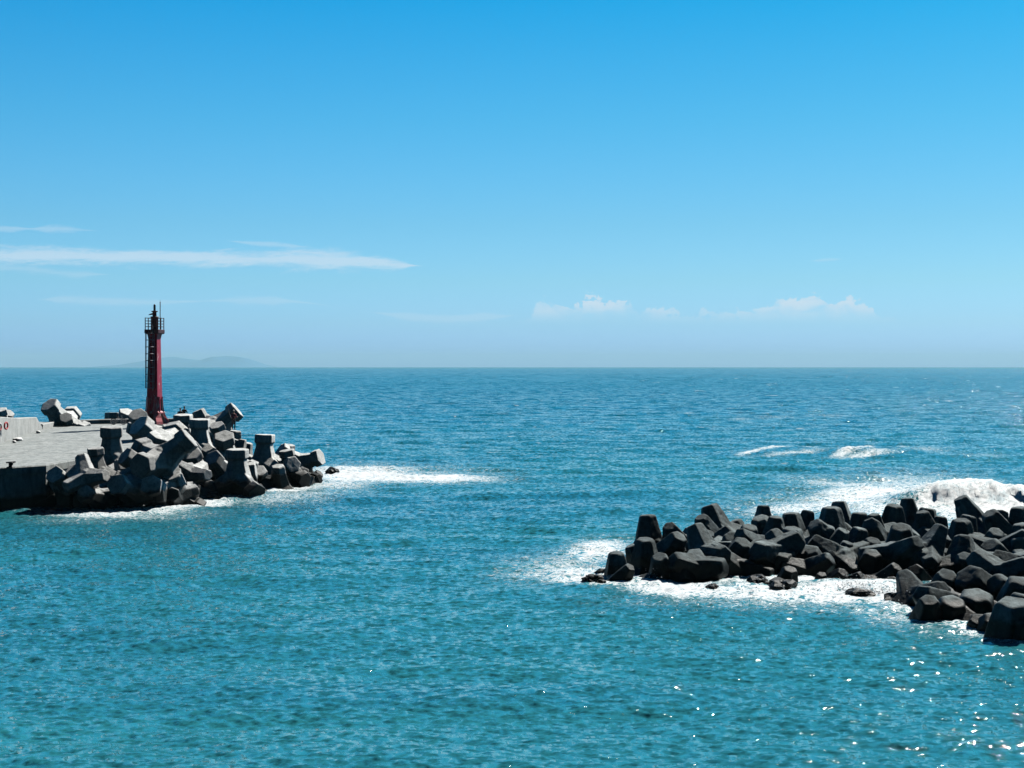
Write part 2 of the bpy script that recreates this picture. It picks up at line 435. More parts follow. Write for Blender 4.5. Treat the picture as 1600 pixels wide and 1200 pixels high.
m, t, p = material('sea_water')
M_SEA = m
geo = nn(t, 'ShaderNodeNewGeometry'); pos = geo.outputs['Position']
dn = nn(t, 'ShaderNodeVectorMath', operation='LENGTH', ins={0: pos}).outputs[1]
far = smooth(t, dn, 90, 900)
flat = nn(t, 'ShaderNodeVectorMath', operation='MULTIPLY', ins={0: pos, 1: (1, 1, 0)}).outputs[0]
def nrm_noise(scale, st, detail, off, amt):
    n = noise(t, flat, scale, detail, .6, st, 0, off).outputs[1]
    v = nn(t, 'ShaderNodeVectorMath', operation='SUBTRACT', ins={0: n, 1: (.5, .5, .5)}).outputs[0]
    s = nn(t, 'ShaderNodeVectorMath', operation='SCALE', ins={0: v})
    if isinstance(amt, bpy.types.NodeSocket): t.links.new(amt, s.inputs['Scale'])
    else: s.inputs['Scale'].default_value = amt
    return s.outputs[0]
def addv(a, b): return nn(t, 'ShaderNodeVectorMath', operation='ADD', ins={0: a, 1: b}).outputs[0]
pv = addv(nrm_noise(3.2, (.8, 1.2, 1), 5, (0, 0, 0), M_(t, 'ADD', 2.5, M_(t, 'MULTIPLY', far, -.6))),
          addv(nrm_noise(.55, (.7, 1.2, 1), 4, (9, 4, 0), M_(t, 'MULTIPLY', smooth(t, dn, 80, 400), 1.7)),
               nrm_noise(.045, (1.5, .35, 1), 4, (2, 4, 0), M_(t, 'MULTIPLY', smooth(t, dn, 300, 1500), 1.3))))
pv = nn(t, 'ShaderNodeVectorMath', operation='MULTIPLY', ins={0: pv, 1: (1, 1, 0)}).outputs[0]
big = noise(t, flat, .035, 5, .6, (.5, 1.5, 1), .6).outputs[0]
mid = noise(t, flat, .10, 4, .6, (.7, 1.6, 1), 0, (7, 7, 0)).outputs[0]
near_c = mixc(t, ramp(t, big, [(.35, 0), (.65, 1)]), (.015, .138, .190), (.020, .172, .200))
far_c = mixc(t, ramp(t, mid, [(.35, 0), (.65, 1)]), (.001, .102, .178), (.003, .148, .220))
wc = mixc(t, smooth(t, dn, 70, 420), near_c, far_c)
fo = nn(t, 'ShaderNodeAttribute', attribute_name='foam').outputs['Fac']
f1 = noise(t, flat, 2.2, 8, .70, (.7, .8, 1), 1.4).outputs[0]
f2 = noise(t, flat, .55, 8, .66, (.5, 1.0, 1), .8, (3, 3, 0)).outputs[0]
ridge = M_(t, 'SUBTRACT', 1.0, M_(t, 'MULTIPLY', M_(t, 'ABSOLUTE', M_(t, 'SUBTRACT', f1, .5)), 9.0))
lace = M_(t, 'MAXIMUM', M_(t, 'MULTIPLY', ridge, .95), M_(t, 'MULTIPLY', smooth(t, f2, .42, .70), .85))
fm = M_(t, 'SUBTRACT', M_(t, 'ADD', fo, M_(t, 'MULTIPLY', lace, .75)), 1.0)
fpre = fm
fm = smooth(t, fm, .04, .20)
fm = M_(t, 'MAXIMUM', fm, smooth(t, fo, 1.2, 1.4))
fcol = mixc(t, ramp(t, f1, [(.35, 0), (.62, 1)]), (.46, .53, .56), (.80, .81, .81))
wc = mixc(t, M_(t, 'MULTIPLY', smooth(t, fo, .12, .8), .6), wc, (.06, .30, .34))
wcol = mixc(t, ramp(t, noise(t, pos, 1.3, 8, .68, (1, 1, .55), .8).outputs[0], [(.36, 0), (.58, 1)]), (.38, .52, .58), (.84, .86, .86))
fcol = mixc(t, smooth(t, fo, 1.05, 1.3), fcol, wcol)
thin = M_(t, 'MULTIPLY', smooth(t, fpre, -.30, .08), .16)
fm = M_(t, 'MAXIMUM', fm, thin)
# torn flecks along the margins of the foam, and small breaking crests out at sea
fl1 = M_(t, 'MULTIPLY', smooth(t, noise(t, flat, 4.5, 6, .7, (.6, 1.0, 1), .6, (5, 5, 0)).outputs[0], .565, .62), smooth(t, fo, .10, .40))  # flecks at the foam edge also paint sun sparkle
fl2 = M_(t, 'MULTIPLY', smooth(t, noise(t, flat, .85, 5, .62, (.45, 1.0, 1), .4, (1, 9, 0)).outputs[0], .645, .685), smooth(t, noise(t, flat, .028, 3, .6, (1, 1.3, 1), 0, (6, 2, 0)).outputs[0], .46, .62))
fl2 = M_(t, 'MULTIPLY', fl2, M_(t, 'MULTIPLY', smooth(t, dn, 110, 190), .8))
fm = M_(t, 'MAXIMUM', fm, M_(t, 'MAXIMUM', fl1, fl2))
t.links.new(mixc(t, fm, wc, fcol), p.inputs['Base Color'])
t.links.new(M_(t, 'ADD', M_(t, 'ADD', .035, M_(t, 'MULTIPLY', far, .16)), M_(t, 'MULTIPLY', fm, .6)), p.inputs['Roughness'])
p.inputs['IOR'].default_value = 1.333
t.links.new(M_(t, 'SUBTRACT', M_(t, 'SUBTRACT', .5, M_(t, 'MULTIPLY', smooth(t, dn, 60, 900), .36)), M_(t, 'MULTIPLY', fm, .2)), p.inputs['Specular IOR Level'])
# foam scatters light through its depth: its shading leans to the upward normal
upv = nn(t, 'ShaderNodeCombineXYZ', ins={0: 0.0, 1: 0.0, 2: M_(t, 'MULTIPLY', fm, .9)}).outputs[0]
nv = nn(t, 'ShaderNodeVectorMath', operation='NORMALIZE', ins={0: addv(addv(geo.outputs['Normal'], pv), upv)}).outputs[0]
t.links.new(nv, p.inputs['Normal'])
tag(link('water', me, M_SEA), kind='structure')

# ------------------------------------------------------------------ concrete armour units
TET = [Vector((0, 0, 1))]
for k in range(3):
    a = 2 * math.pi * k / 3
    TET.append(Vector((math.cos(a) * math.sqrt(8) / 3, math.sin(a) * math.sqrt(8) / 3, -1 / 3)))
def unit_mesh(name, prof, nside, voxel, seed, rough, flat_=.0, smooth_it=2, spinamt=0.0):
    """four limbs toward the corners of a tetrahedron; prof = (distance, radius) along a limb"""
    rnd = random.Random(seed)
    bm = bmesh.new()
    for i, dvec in enumerate(TET):
        q = dvec.to_track_quat('Z', 'Y')
        sp = rnd.uniform(-spinamt, spinamt) + (math.pi / nside if i % 2 else 0)
        rings = []
        for (l, r) in prof:
            ring = []
            for k in range(nside):
                an = 2 * math.pi * k / nside + sp
                w = 1.0 + flat_ * math.cos(2 * an)
                ring.append(q @ Vector((r * w * math.cos(an), r * (2 - w) * math.sin(an), l)))
            rings.append(ring)
        loft(bm, rings)
    bmesh.ops.create_icosphere(bm, subdivisions=2, radius=prof[0][1] * 1.02)
    me = bpy.data.meshes.new(name); bm.to_mesh(me); bm.free()
    o = bpy.data.objects.new(name, me); COL.objects.link(o)
    rm = o.modifiers.new('r', 'REMESH'); rm.mode = 'VOXEL'; rm.voxel_size = voxel
    sm = o.modifiers.new('s', 'SMOOTH'); sm.iterations = smooth_it; sm.factor = .6
    me = evaluated(o)
    n = len(me.vertices)
    co = np.empty(n * 3, np.float32); me.vertices.foreach_get('co', co); co = co.reshape(-1, 3)
    nm = np.empty(n * 3, np.float32); me.vertices.foreach_get('normal', nm); nm = nm.reshape(-1, 3)
    off = Vector((seed * 7.3, seed * 3.1, 0))
    for i in range(n):
        v = Vector(co[i])
        h1 = mnoise.noise(v * 1.1 + off); h2 = mnoise.fractal(v * 3.5 + off, .7, 2.1, 3)
        chip = max(0, mnoise.noise(v * 2.2 - off) - .38)
        co[i] += nm[i] * (rough * (h1 * .9 + h2 * .55) - chip * rough * 5)
    me.vertices.foreach_set('co', co.ravel())
    me.polygons.foreach_set('use_smooth', [True] * len(me.polygons))
    me.update()
    me.name = name
    bpy.data.objects.remove(o)
    return me
# far breakwater: limbs with a waist and a wide hexagonal head
HEADED = [(0, 1.04), (.6, .90), (1.25, .72), (1.58, .66), (1.70, .82), (2.27, .80), (2.31, .76)]
PLAINL = [(0, 1.02), (.7, .88), (1.5, .70), (2.2, .62), (2.3, .55)]
far_units = [unit_mesh('concrete_armour_unit', HEADED if s < 4 else PLAINL, 6, .05, 11 + s, .008, .10 if s % 2 else .0, 1, .35) for s in range(5)]
CONE = [(0, .90), (.5, .80), (1.0, .66), (1.5, .50), (1.83, .40), (1.90, .34)]
CONE2 = [(0, .92), (.45, .86), (1.0, .72), (1.45, .60), (1.74, .52), (1.84, .42)]
near_units = [unit_mesh('tetrapod', CONE if s % 2 else CONE2, 6 if s < 3 else 5, .05, 31 + s, .022, .12 if s in (1, 4) else .0, 2, .4) for s in range(5)]
for me in far_units: me.materials.append(M_CONC)
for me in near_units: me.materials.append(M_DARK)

def place(kind, u, v, Y, d, spin, label, size=1.0, var=None, group=None):
    """a unit whose main limb ends at photo pixel (u, v), Y metres out, pointing along d"""
    meshes, L, name = (far_units, 2.3, 'concrete_armour_unit') if kind == 'far' else (near_units, 1.88, 'tetrapod')
    d = Vector(d).normalized()
    q = d.to_track_quat('Z', 'Y')
    if hasattr(spin, '__len__'):         # a second limb points as nearly as it can along this direction
        w = q.inverted() @ Vector(spin)
        spin = math.degrees(math.atan2(w.y, w.x))
    q = q @ Quaternion((0, 0, 1), R(spin))
    me = meshes[(var if var is not None else int(abs(u * 7 + v * 3)) % len(meshes))]
    o = bpy.data.objects.new(name, me); COL.objects.link(o)
    o.rotation_mode = 'QUATERNION'; o.rotation_quaternion = q
    o.location = W(u, v, Y) - d * L * size
    o.scale = (size,) * 3
    tag(o, label, 'armour unit' if kind == 'far' else 'tetrapod', group)
    return o
G1 = 'pale concrete armour units piled round the lighthouse quay'
G2 = 'dark tetrapods of the near breakwater'
exec_units = True
# (u, v, Y, dir, spin, size, variant, label)
FARU = [
 (76, 632, 149, (-.35, -.60, .72), (1, -.2, -.4), 1.3, 0, 'big pale block standing on the sea wall end, its hexagonal head turned to the left'),
 (103, 652, 149, (.1, -.7, .65), (1, 0, -.4), .9, 1, 'grey block in the shade just right of the big one on the sea wall end'),
 (121, 645, 153, (.5, -.3, .75), 40, .75, 4, 'small pale block at the right of the pair behind the sea wall end'),
 (0, 640, 140, (-.1, -.3, .9), 10, .9, 0, 'white sunlit block behind the sea wall at the left photo edge'),
 (13, 645, 141, (.4, -.4, .8), 55, .8, 2, 'small white block with dark hollow behind the sea wall near the lifebuoys'),
 (178, 645, 157, (0, .1, 1), 15, 1.15, 1, 'dark rounded block top behind the bicycle'),
 (199, 643, 156, (.25, -.3, .9), (1, 0, 0), 1.15, 3, 'dark block with bright top corner left of the lighthouse foot'),
 (174, 667, 112, (.02, -.1, 1), (1, -.3, 0), 1.2, 0, 'tall dark upright block under the bicycle with lit strip on its right'),
 (149, 700, 107, (-.05, -.12, 1), 25, .85, 2, 'square headed dark block with white top at the quay edge'),
 (214, 647, 127, (-.1, -.65, .75), (1, .3, 0), 1.0, 1, 'block with a flat bright top against the foot of the lighthouse'),
 (216, 664, 115, (-.55, -.55, .62), (.9, -.2, -.3), 1.35, 0, 'block with long bright slope below the lighthouse foot'),
 (252, 680, 109, (.35, -.25, .85), (-.9, -.3, -.5), 1.15, 3, 'block with tilted head in the middle of the heap below the lighthouse'),
 (218, 728, 103.5, (-.30, -.85, -.05), (.8, .1, .65), 1.22, 0, 'large block with lit front face turned down to the harbour'),
 (194, 712, 106, (-.6, -.5, .55), 5, 1.0, 2, 'grey topped block left of the large lit front block'),
 (85, 741, 103.0, (-.15, -.80, .50), (0, -.5, -1), .85, 1, 'block showing its grey hexagonal end at the corner of the quay'),
 (118, 735, 103.5, (-.1, -.65, .70), (0, -.5, -1), 1.0, 3, 'dark round ended block between the hexagonal end and the white slab'),
 (166, 743, 102.5, (.85, -.40, .12), (-.3, .9, -.7), .8, 4, 'block whose limb lies flat like a white slab'),
 (266, 738, 106, (.1, -.60, .75), (1, 0, -.4), 1.1, 2, 'block with white lozenge top at the front centre of the heap'),
 (298, 735, 112, (.55, -.5, .5), 60, 1.0, 1, 'block with long weathered bright back lying right of the white lozenge top'),
 (325, 742, 111, (.75, -.6, .05), (-.2, 0, -1), .8, 4, 'small block with narrow hexagonal end facing right'),
 (276, 668, 120, (.35, -.1, .9), 25, .9, 4, 'block with curved bright edge under the lighthouse plinth'),
 (286, 648, 127, (.0, -.1, 1), 40, 1.05, 3, 'tall block with pale top in front of the two sitting people'),
 (312, 655, 119, (.02, -.05, 1), (1, -.5, 0), 1.15, 0, 'tall upright block with square head in the middle of the skyline'),
 (309, 641, 131, (-.35, -.1, .85), (.9, 0, .1), 1.0, 4, 'grey backed block behind the tall square headed one'),
 (338, 664, 124, (-.2, -.4, .8), 20, .85, 1, 'small block with dark end left of the standing angler'),
 (371, 640, 130.5, (.72, .05, .62), (-.3, -1, 0), 1.15, 2, 'block leaning up to the right behind the standing angler'),
 (350, 681, 118, (.0, -.5, .85), (1, 0, -.3), 1.1, 3, 'block with forked sunlit patches below the standing angler'),
 (368, 673, 126, (.1, -.05, 1), 80, .95, 4, 'block the standing angler stands on'),
 (371, 702, 114.5, (.0, -.05, 1), (1, -.9, 0), 1.15, 1, 'tall dark headed block at the waterline with speckled foot'),
 (331, 715, 115, (-.35, -.6, .6), 30, 1.05, 0, 'block in deep shade left of the tall dark headed one'),
 (388, 692, 127, (.2, -.1, 1), 50, .7, 4, 'small pale block between the angler and the next upright block'),
 (414, 679, 125, (.03, 0, 1), (1, -.8, 0), 1.15, 0, 'lone tall upright block with square head near the end of the heap'),
 (450, 695, 131, (.1, -.1, 1), 30, .85, 2, 'small block with pale face behind the ridge near the seaward end'),
 (437, 703, 127, (-.65, -.35, .55), (1, 0, -.1), 1.0, 3, 'dark lying block right of the lone upright block'),
 (434, 728, 121, (-.05, -.3, .95), (1, -.6, 0), 1.0, 4, 'block standing in the foam with a bright sloping edge'),
 (465, 718, 127.5, (.2, -.6, .7), 5, .95, 1, 'dark block near the seaward end with ridge falling to the right'),
 (483, 725, 130, (.1, 0, 1), 0, .6, 4, 'small dark block top above the foam at the seaward end'),
 (472, 738, 125, (.1, -.7, .6), 40, .85, 2, 'weedy block at the waterline with white patch'),
 (500, 739, 128, (.55, -.2, .6), 70, .75, 4, 'last slab shaped block at the seaward end'),
 (182, 756, 102.3, (-.3, -.8, .35), 10, 1.0, 1, 'black block in the shade below the large lit front block'),
 (236, 758, 103.2, (.1, -.85, .3), 40, 1.0, 3, 'black block in the shade at the water below the large lit front block'),
 (270, 772, 105, (.2, -.8, .2), 20, .9, 4, 'black block at the waterline under the white lozenge top'),
 (302, 760, 110, (.45, -.3, .6), 66, .8, 2, 'rubble covered sloping block at the waterline'),
 (130, 772, 101.8, (-.4, -.85, .3), (0, 0, -1), .85, 0, 'black block at the waterline below the white slab'),
 (405, 735, 120, (.2, -.6, .7), 66, .85, 3, 'black block between the speckled foot and the block in the foam'),
 (300, 708, 115, (-.1, -.6, .7), 20, 1.0, 2, 'black block in the hollow below the tall square headed one'),
]
for (u, v, Y, dd, sp, sz, va, lb) in FARU:
    place('far', u, v, Y, dd, sp, lb, sz, va, G1)
NEARU = {
 'skyline': [
  (1012, 803, 79, (-.05, .05, 1), 10, 1.0, 0, 'upright limb, pale on its right'),
  (1045, 822, 78, (-.35, -.5, .75), 40, .95, 1, 'low ridge backed'),
  (1078, 826, 80, (.3, .1, .9), 20, .7, 3, 'small dark'),
  (1107, 788, 80, (-.30, .15, .95), 5, 1.0, 4, 'tall limb leaning left'),
  (1095, 808, 77, (-.35, -.3, .85), 60, .95, 1, 'broad limb with sunlit top'),
  (1148, 812, 81, (-.3, 0, .9), 15, .8, 2, 'low pale topped'),
  (1193, 790, 81, (0, .05, 1), 35, .95, 3, 'flat topped upright limb'),
  (1186, 808, 78, (-.3, -.3, .9), 10, 1.0, 0, 'broad dark shouldered'),
  (1212, 808, 76.5, (.05, -.1, 1), 0, 1.0, 1, 'rounded upright limb'),
  (1236, 800, 79, (-.1, 0, 1), 50, .95, 4, 'blunt dark'),
  (1263, 797, 80, (.2, .1, .95), 22, .75, 2, 'small pentagonal topped'),
  (1311, 784, 81.5, (-.05, .15, 1), 0, 1.05, 1, 'high grey backed'),
  (1299, 791, 77.5, (-.02, -.05, 1), 30, 1.05, 0, 'tall narrowing upright limb'),
  (1343, 800, 80, (0, 0, 1), 15, .95, 2, 'round headed dark'),
  (1366, 804, 77.5, (-.12, -.1, 1), 40, 1.0, 3, 'squat dark'),
  (1397, 788, 80, (.0, -.2, 1), 8, .95, 4, 'sunlit blunt'),
  (1418, 779, 82, (-.05, .1, 1), 0, 1.0, 1, 'high square topped'),
  (1450, 793, 80.5, (.15, .05, 1), 33, .95, 0, 'grey pentagonal topped'),
  (1440, 800, 77.5, (-.25, -.1, .95), 12, 1.0, 3, 'leaning dark with a long lit side'),
  (1470, 806, 79.5, (.1, 0, 1), 44, .75, 2, 'small dark rounded'),
  (1500, 778, 80.5, (-.45, .0, .88), 5, 1.08, 1, 'highest leaning, against the breaking wave'),
  (1513, 804, 78.5, (.2, 0, .95), 70, .8, 4, 'stubby'),
  (1502, 811, 75.5, (-.05, -.2, 1), 15, 1.0, 0, 'dark peaked'),
  (1545, 801, 77.5, (-.5, -.2, .75), 30, 1.0, 2, 'wide low'),
  (1567, 799, 79.5, (.3, .2, .85), 12, .9, 3, 'grey low topped'),
  (1592, 791, 78, (-.1, 0, 1), 25, 1.0, 4, 'dark square topped at the photo edge'),
 ],
 'second': [
  (1008, 841, 72.5, (-.02, -.2, 1), 10, .95, 2, 'upright limb with a sunlit square front'),
  (1062, 838, 74, (.35, -.4, .7), 30, 1.1, 1, 'big bulky, pale on its right'),
  (1108, 833, 73.5, (.2, -.5, .75), 50, .85, 3, 'curved end'),
  (1145, 826, 75.5, (.5, -.2, .7), 12, .85, 4, 'short bright topped'),
  (1172, 822, 75, (.1, -.35, .9), 70, .9, 2, 'low round topped'),
  (1238, 824, 73.5, (.02, -.2, 1), 20, 1.0, 0, 'peaked'),
  (1272, 819, 75.5, (-.55, -.3, .7), 0, 1.1, 1, 'long ridge backed'),
  (1318, 829, 75, (.35, -.3, .8), 45, .9, 3, 'pale notched'),
  (1345, 824, 76, (.2, -.1, .9), 0, .8, 4, 'small pale step topped'),
  (1408, 822, 73.5, (-.1, -.4, .9), 25, 1.1, 2, 'large dark faceted'),
  (1428, 828, 75, (.5, -.2, .75), 5, 1.0, 0, 'grey sloping'),
  (1478, 838, 73.5, (.45, -.35, .75), 33, 1.0, 3, 'lying long limbed'),
  (1530, 836, 74.5, (.1, -.3, .9), 10, .9, 1, 'grey sunlit topped'),
  (1560, 832, 74.5, (.2, .2, .9), 66, 1.0, 2, 'dark flat topped'),
  (1596, 817, 75.5, (-.15, -.05, 1), 40, 1.0, 0, 'pale cornered at the photo edge'),
  (1590, 836, 72.5, (-.2, -.2, .9), 10, 1.0, 4, 'humped at the photo edge'),
 ],
 'middle': [
  (984, 853, 73, (-.4, -.1, .85), 10, .75, 3, 'small dark'),
  (1110, 858, 71, (-.6, -.3, .65), 25, 1.05, 1, 'long mottled backed'),
  (1163, 846, 72.5, (.3, -.45, .8), 5, 1.0, 0, 'broad rounded sunlit'),
  (1214, 851, 72.5, (.2, -.2, .95), 30, .9, 4, 'dark peaked with a thin bright edge'),
  (1187, 868, 71.5, (.05, -.5, .8), 60, .95, 2, 'dark humped with a lit right edge'),
  (1268, 860, 72, (-.3, -.35, .85), 15, 1.0, 3, 'pale sloped'),
  (1300, 872, 71, (.6, -.35, .5), 10, .85, 0, 'low with a bright bent edge'),
  (1325, 848, 73.5, (.25, -.2, .95), 50, .8, 1, 'small dark, bright cornered'),
  (1365, 843, 74, (.1, -.4, .9), 22, .85, 2, 'small grey capped'),
  (1364, 862, 71.5, (.1, -.45, .9), 5, .9, 4, 'grey faced'),
  (1440, 860, 71, (-.05, -.2, 1), 12, 1.1, 1, 'large dark, pale shouldered'),
  (1477, 860, 72, (.1, -.4, .9), 40, .85, 3, 'round dark'),
  (1515, 860, 72, (-.1, -.2, .9), 0, .8, 0, 'small pale ridge'),
  (1545, 850, 72, (-.5, -.35, .7), 22, 1.1, 2, 'long arched'),
  (1507, 869, 70, (-.2, -.5, .8), 60, .9, 1, 'grey fronted'),
  (1549, 871, 69.5, (.35, -.3, .85), 8, 1.0, 4, 'bent with bright ribs'),
  (1595, 862, 70, (0, -.3, .95), 33, 1.0, 3, 'dark square at the photo edge'),
 ],
 'waterline': [
  (963, 862, 70.5, (-.05, -.1, 1), 0, .8, 2, 'round headed'),
  (985, 886, 69, (.3, -.3, .5), 40, .75, 3, 'low wet'),
  (1030, 870, 69.5, (-.2, -.4, .8), 15, 1.0, 1, 'black bulky'),
  (1080, 895, 69, (.4, -.5, .3), 50, .85, 0, 'low black'),
  (1135, 885, 69, (.75, -.5, .2), 30, .85, 4, 'black lying'),
  (1235, 888, 68, (.1, -.35, .8), 12, .75, 2, 'pale topped cracked'),
  (1284, 897, 69, (.0, -.3, .8), 70, .7, 3, 'low dark capped'),
  (1318, 895, 69.5, (.35, -.5, .6), 5, .8, 1, 'flat grey topped'),
  (1350, 900, 69.5, (.5, -.3, .5), 20, .75, 4, 'slanted, in the splash,'),
  (1403, 885, 69.5, (.45, -.4, .7), 35, .7, 0, 'small pale leaf shaped'),
  (1392, 905, 68.5, (-.2, -.4, .7), 10, .65, 2, 'small grey faced'),
  (1430, 890, 68.5, (-.3, -.5, .6), 55, 1.0, 3, 'big black'),
 ],
 'front corner': [
  (1480, 898, 63.6, (.0, -.5, .8), 0, .95, 1, 'bright sloping'),
  (1510, 897, 62.6, (-.55, -.35, .65), 15, 1.1, 0, 'long ridge backed'),
  (1577, 905, 62.1, (.45, -.2, .7), 40, 1.0, 2, 'pale saddle shaped'),
  (1597, 905, 60.1, (.1, -.3, .9), 5, .9, 4, 'round dark'),
  (1440, 928, 60.1, (-.6, -.5, .45), 20, 1.0, 3, 'low, nearest the splash,'),
  (1475, 920, 61.1, (.3, -.6, .4), 75, .8, 1, 'bright tilted slab like'),
  (1490, 938, 58.1, (.05, -.45, .85), 10, .9, 2, 'dark block like'),
  (1527, 927, 58.6, (.0, -.35, .9), 30, 1.1, 0, 'flat topped dark'),
  (1583, 938, 54.2, (-.1, -.3, .95), 8, .98, 4, 'nearest and largest black'),
  (1600, 930, 57.6, (.2, 0, .95), 50, 1.0, 1, 'black edge cut'),
  (1540, 950, 58.8, (.1, -.7, .5), 15, .9, 3, 'black low'),
  (1452, 938, 57.9, (-.1, -.5, .8), 70, .8, 1, 'black blunt ended'),
  (1505, 958, 57.8, (-.2, -.6, .7), 44, .85, 4, 'black, low'),
  (1530, 968, 56.3, (-.1, -.5, .8), 25, .8, 1, 'black sunken'),
  (1598, 968, 53.8, (.1, -.4, .9), 60, .85, 3, 'black lowest'),
  (1557, 968, 55.8, (.2, -.6, .7), 25, .8, 0, 'black foam washed'),
  (1570, 950, 56.3, (-.7, -.3, .5), 5, .9, 2, 'black left pointing'),
 ],
}
ORD = ['first', 'second', 'third', 'fourth', 'fifth', 'sixth', 'seventh', 'eighth', 'ninth', 'tenth', 'eleventh', 'twelfth', 'thirteenth', 'fourteenth', 'fifteenth', 'sixteenth', 'seventeenth',
       'eighteenth', 'nineteenth', 'twentieth', 'twenty-first', 'twenty-second', 'twenty-third', 'twenty-fourth', 'twenty-fifth', 'twenty-sixth', 'twenty-seventh', 'twenty-eighth']
for row, items in NEARU.items():
    for i, (u, v, Y, dd, sp, sz, va, look) in enumerate(sorted(items)):
        place('near', u, v, Y, dd, sp, f'{look} tetrapod, {ORD[i]} from left in {row} row, near breakwater', sz * (1.0 if row == 'skyline' else 1.25 if row == 'front corner' else 1.04), va, G2)

# fillers deep in the heaps, and the low rubble they stand on
rnd = random.Random(5)
def filler(kind, n, pts, zlo, zhi, lb, gr):
    made = []
    for i in range(n):
        k = rnd.randrange(len(pts) - 1); a, b = Vector(pts[k][0]), Vector(pts[k][1]); c, d = Vector(pts[k + 1][0]), Vector(pts[k + 1][1])
        s, q = (i + .5) / n * (len(pts) - 1), rnd.random()
        k = int(s); s -= k
        a, b = Vector(pts[k][0]), Vector(pts[k][1]); c, d = Vector(pts[k + 1][0]), Vector(pts[k + 1][1])
        p = a.lerp(c, s).lerp(b.lerp(d, s), q)
        o = place(kind, 800, 573, 100, (rnd.uniform(-1, 1), rnd.uniform(-1, 1), rnd.uniform(-.2, 1)), rnd.uniform(0, 120), lb, rnd.uniform(.85, 1.05), i % 5, gr)
        o.location = (p.x, p.y, rnd.uniform(zlo, zhi)); made.append(o)
    for i, o in enumerate(sorted(made, key=lambda q: q.location.x / q.location.y)):
        o['label'] = lb % ORD[i]
filler('near', 28, [((9.5, 71), (9.5, 75)), ((14, 70.5), (15, 78)), ((19, 70), (21, 79)), ((22, 66), (26, 78)), ((20.5, 59), (27, 70)), ((22.5, 56.5), (30, 68))], .1, .9,
       'black tetrapod wedged under the others in the near breakwater, %s of these from the left', 'buried tetrapods')
filler('far', 12, [((-35, 107), (-32, 118)), ((-29, 108), (-27, 126)), ((-24, 116), (-23, 132)), ((-19, 126), (-18, 132))], .6, 1.8,
       'shadowed block wedged under the others below the lighthouse, %s of these from the left', 'buried armour units')

def mound(name, poly, hmax, seed, mat, step=.8):
    """low rubble bank inside a plan polygon"""
    xs = [p[0] for p in poly]; ys = [p[1] for p in poly]
    nx = int((max(xs) - min(xs)) / step) + 1; ny = int((max(ys) - min(ys)) / step) + 1
    bm = bmesh.new(); g = {}
    def dist_in(x, y):
        ins = False; dm = 1e9
        for i in range(len(poly)):
            x1, y1 = poly[i]; x2, y2 = poly[(i + 1) % len(poly)]
            if (y1 > y) != (y2 > y) and x < (x2 - x1) * (y - y1) / (y2 - y1) + x1: ins = not ins
            t_ = max(0, min(1, ((x - x1) * (x2 - x1) + (y - y1) * (y2 - y1)) / ((x2 - x1) ** 2 + (y2 - y1) ** 2)))
            dm = min(dm, math.hypot(x - x1 - t_ * (x2 - x1), y - y1 - t_ * (y2 - y1)))
        return dm if ins else -dm
    for i in range(nx + 1):
        for j in range(ny + 1):
            x = min(xs) + i * step; y = min(ys) + j * step
            dd = dist_in(x, y)
            z = -1.2 + (hmax + 1.2) * min(1, max(0, (dd + .2) / 2.6))
            z += (abs(mnoise.noise((x * .55, y * .55, seed))) * 1.0 - .3) * (1 if dd > -.5 else 0)
            g[i, j] = bm.verts.new((x + mnoise.noise((x, y, 3 + seed)) * .3, y, z))
    for i in range(nx):
        for j in range(ny):
            bm.faces.new((g[i, j], g[i + 1, j], g[i + 1, j + 1], g[i, j + 1]))
    return tag(bm_obj(name, bm, mat), kind='structure')
mound('ground', [(7.5, 70.5), (9, 76), (14, 80), (36, 81), (46, 80), (46, 54.5), (21, 55.2), (19.2, 58.5), (18.3, 61.5), (17.8, 66.5), (14, 69.5)], .15, 3, M_ROCK)
mound('ground', [(-62, 99), (-40, 101.5), (-30, 104), (-24, 109), (-17.5, 123), (-17, 131), (-24, 137), (-30, 150), (-42, 162), (-62, 165)], 1.1, 8, M_ROCK)

# ------------------------------------------------------------------ quay, sea wall, parapet
def floor_z(y): return 3.2 + (y - 104) / 46.0
def seg(poly, k):  # subdivide a closed polygon
    out = []
    for i in range(len(poly)):
        a, b = Vector(poly[i]), Vector(poly[(i + 1) % len(poly)])
        n = max(1, int((b - a).length / k))
        for q in range(n): out.append(a.lerp(b, q / n))
    return out
QP = [(-75, 97), (-56, 99.3), (-37.5, 101.9), (-34.6, 104.6), (-33.2, 112), (-31.5, 126), (-31, 146), (-33, 153), (-40, 156), (-49.5, 157), (-49.0, 150), (-48.1, 144), (-46.9, 134), (-45.6, 125.3), (-44.2, 116), (-43.2, 108), (-60, 104)]
QP = [(-75, 97), (-56, 99.3), (-37.5, 101.9), (-34.6, 104.6), (-33.2, 112), (-31.5, 126), (-31, 146), (-33, 153), (-40, 156), (-52, 157), (-75, 150)]
bm = bmesh.new()
pp = seg([(x, y, 0) for x, y in QP], 3)
top_ = [Vector((p.x, p.y, floor_z(p.y))) for p in pp]
chm = [Vector((p.x, p.y, floor_z(p.y) - .08)) for p in pp]
cen = Vector((-46, 124, 0))
top_in = [(t_ + (cen - t_).normalized() * .08) for t_ in top_]
for i, t_ in enumerate(top_in): t_.z = floor_z(t_.y)
low = [Vector((p.x, p.y, floor_z(p.y) - .55)) for p in pp]
lowin = [(l + (cen - l).normalized() * .12) for l in low]
for i, l in enumerate(lowin): l.z = low[i].z
bot = [Vector((l.x, l.y, -1.5)) for l in lowin]
loft(bm, [bot, lowin, low, chm, top_in], cap=False)
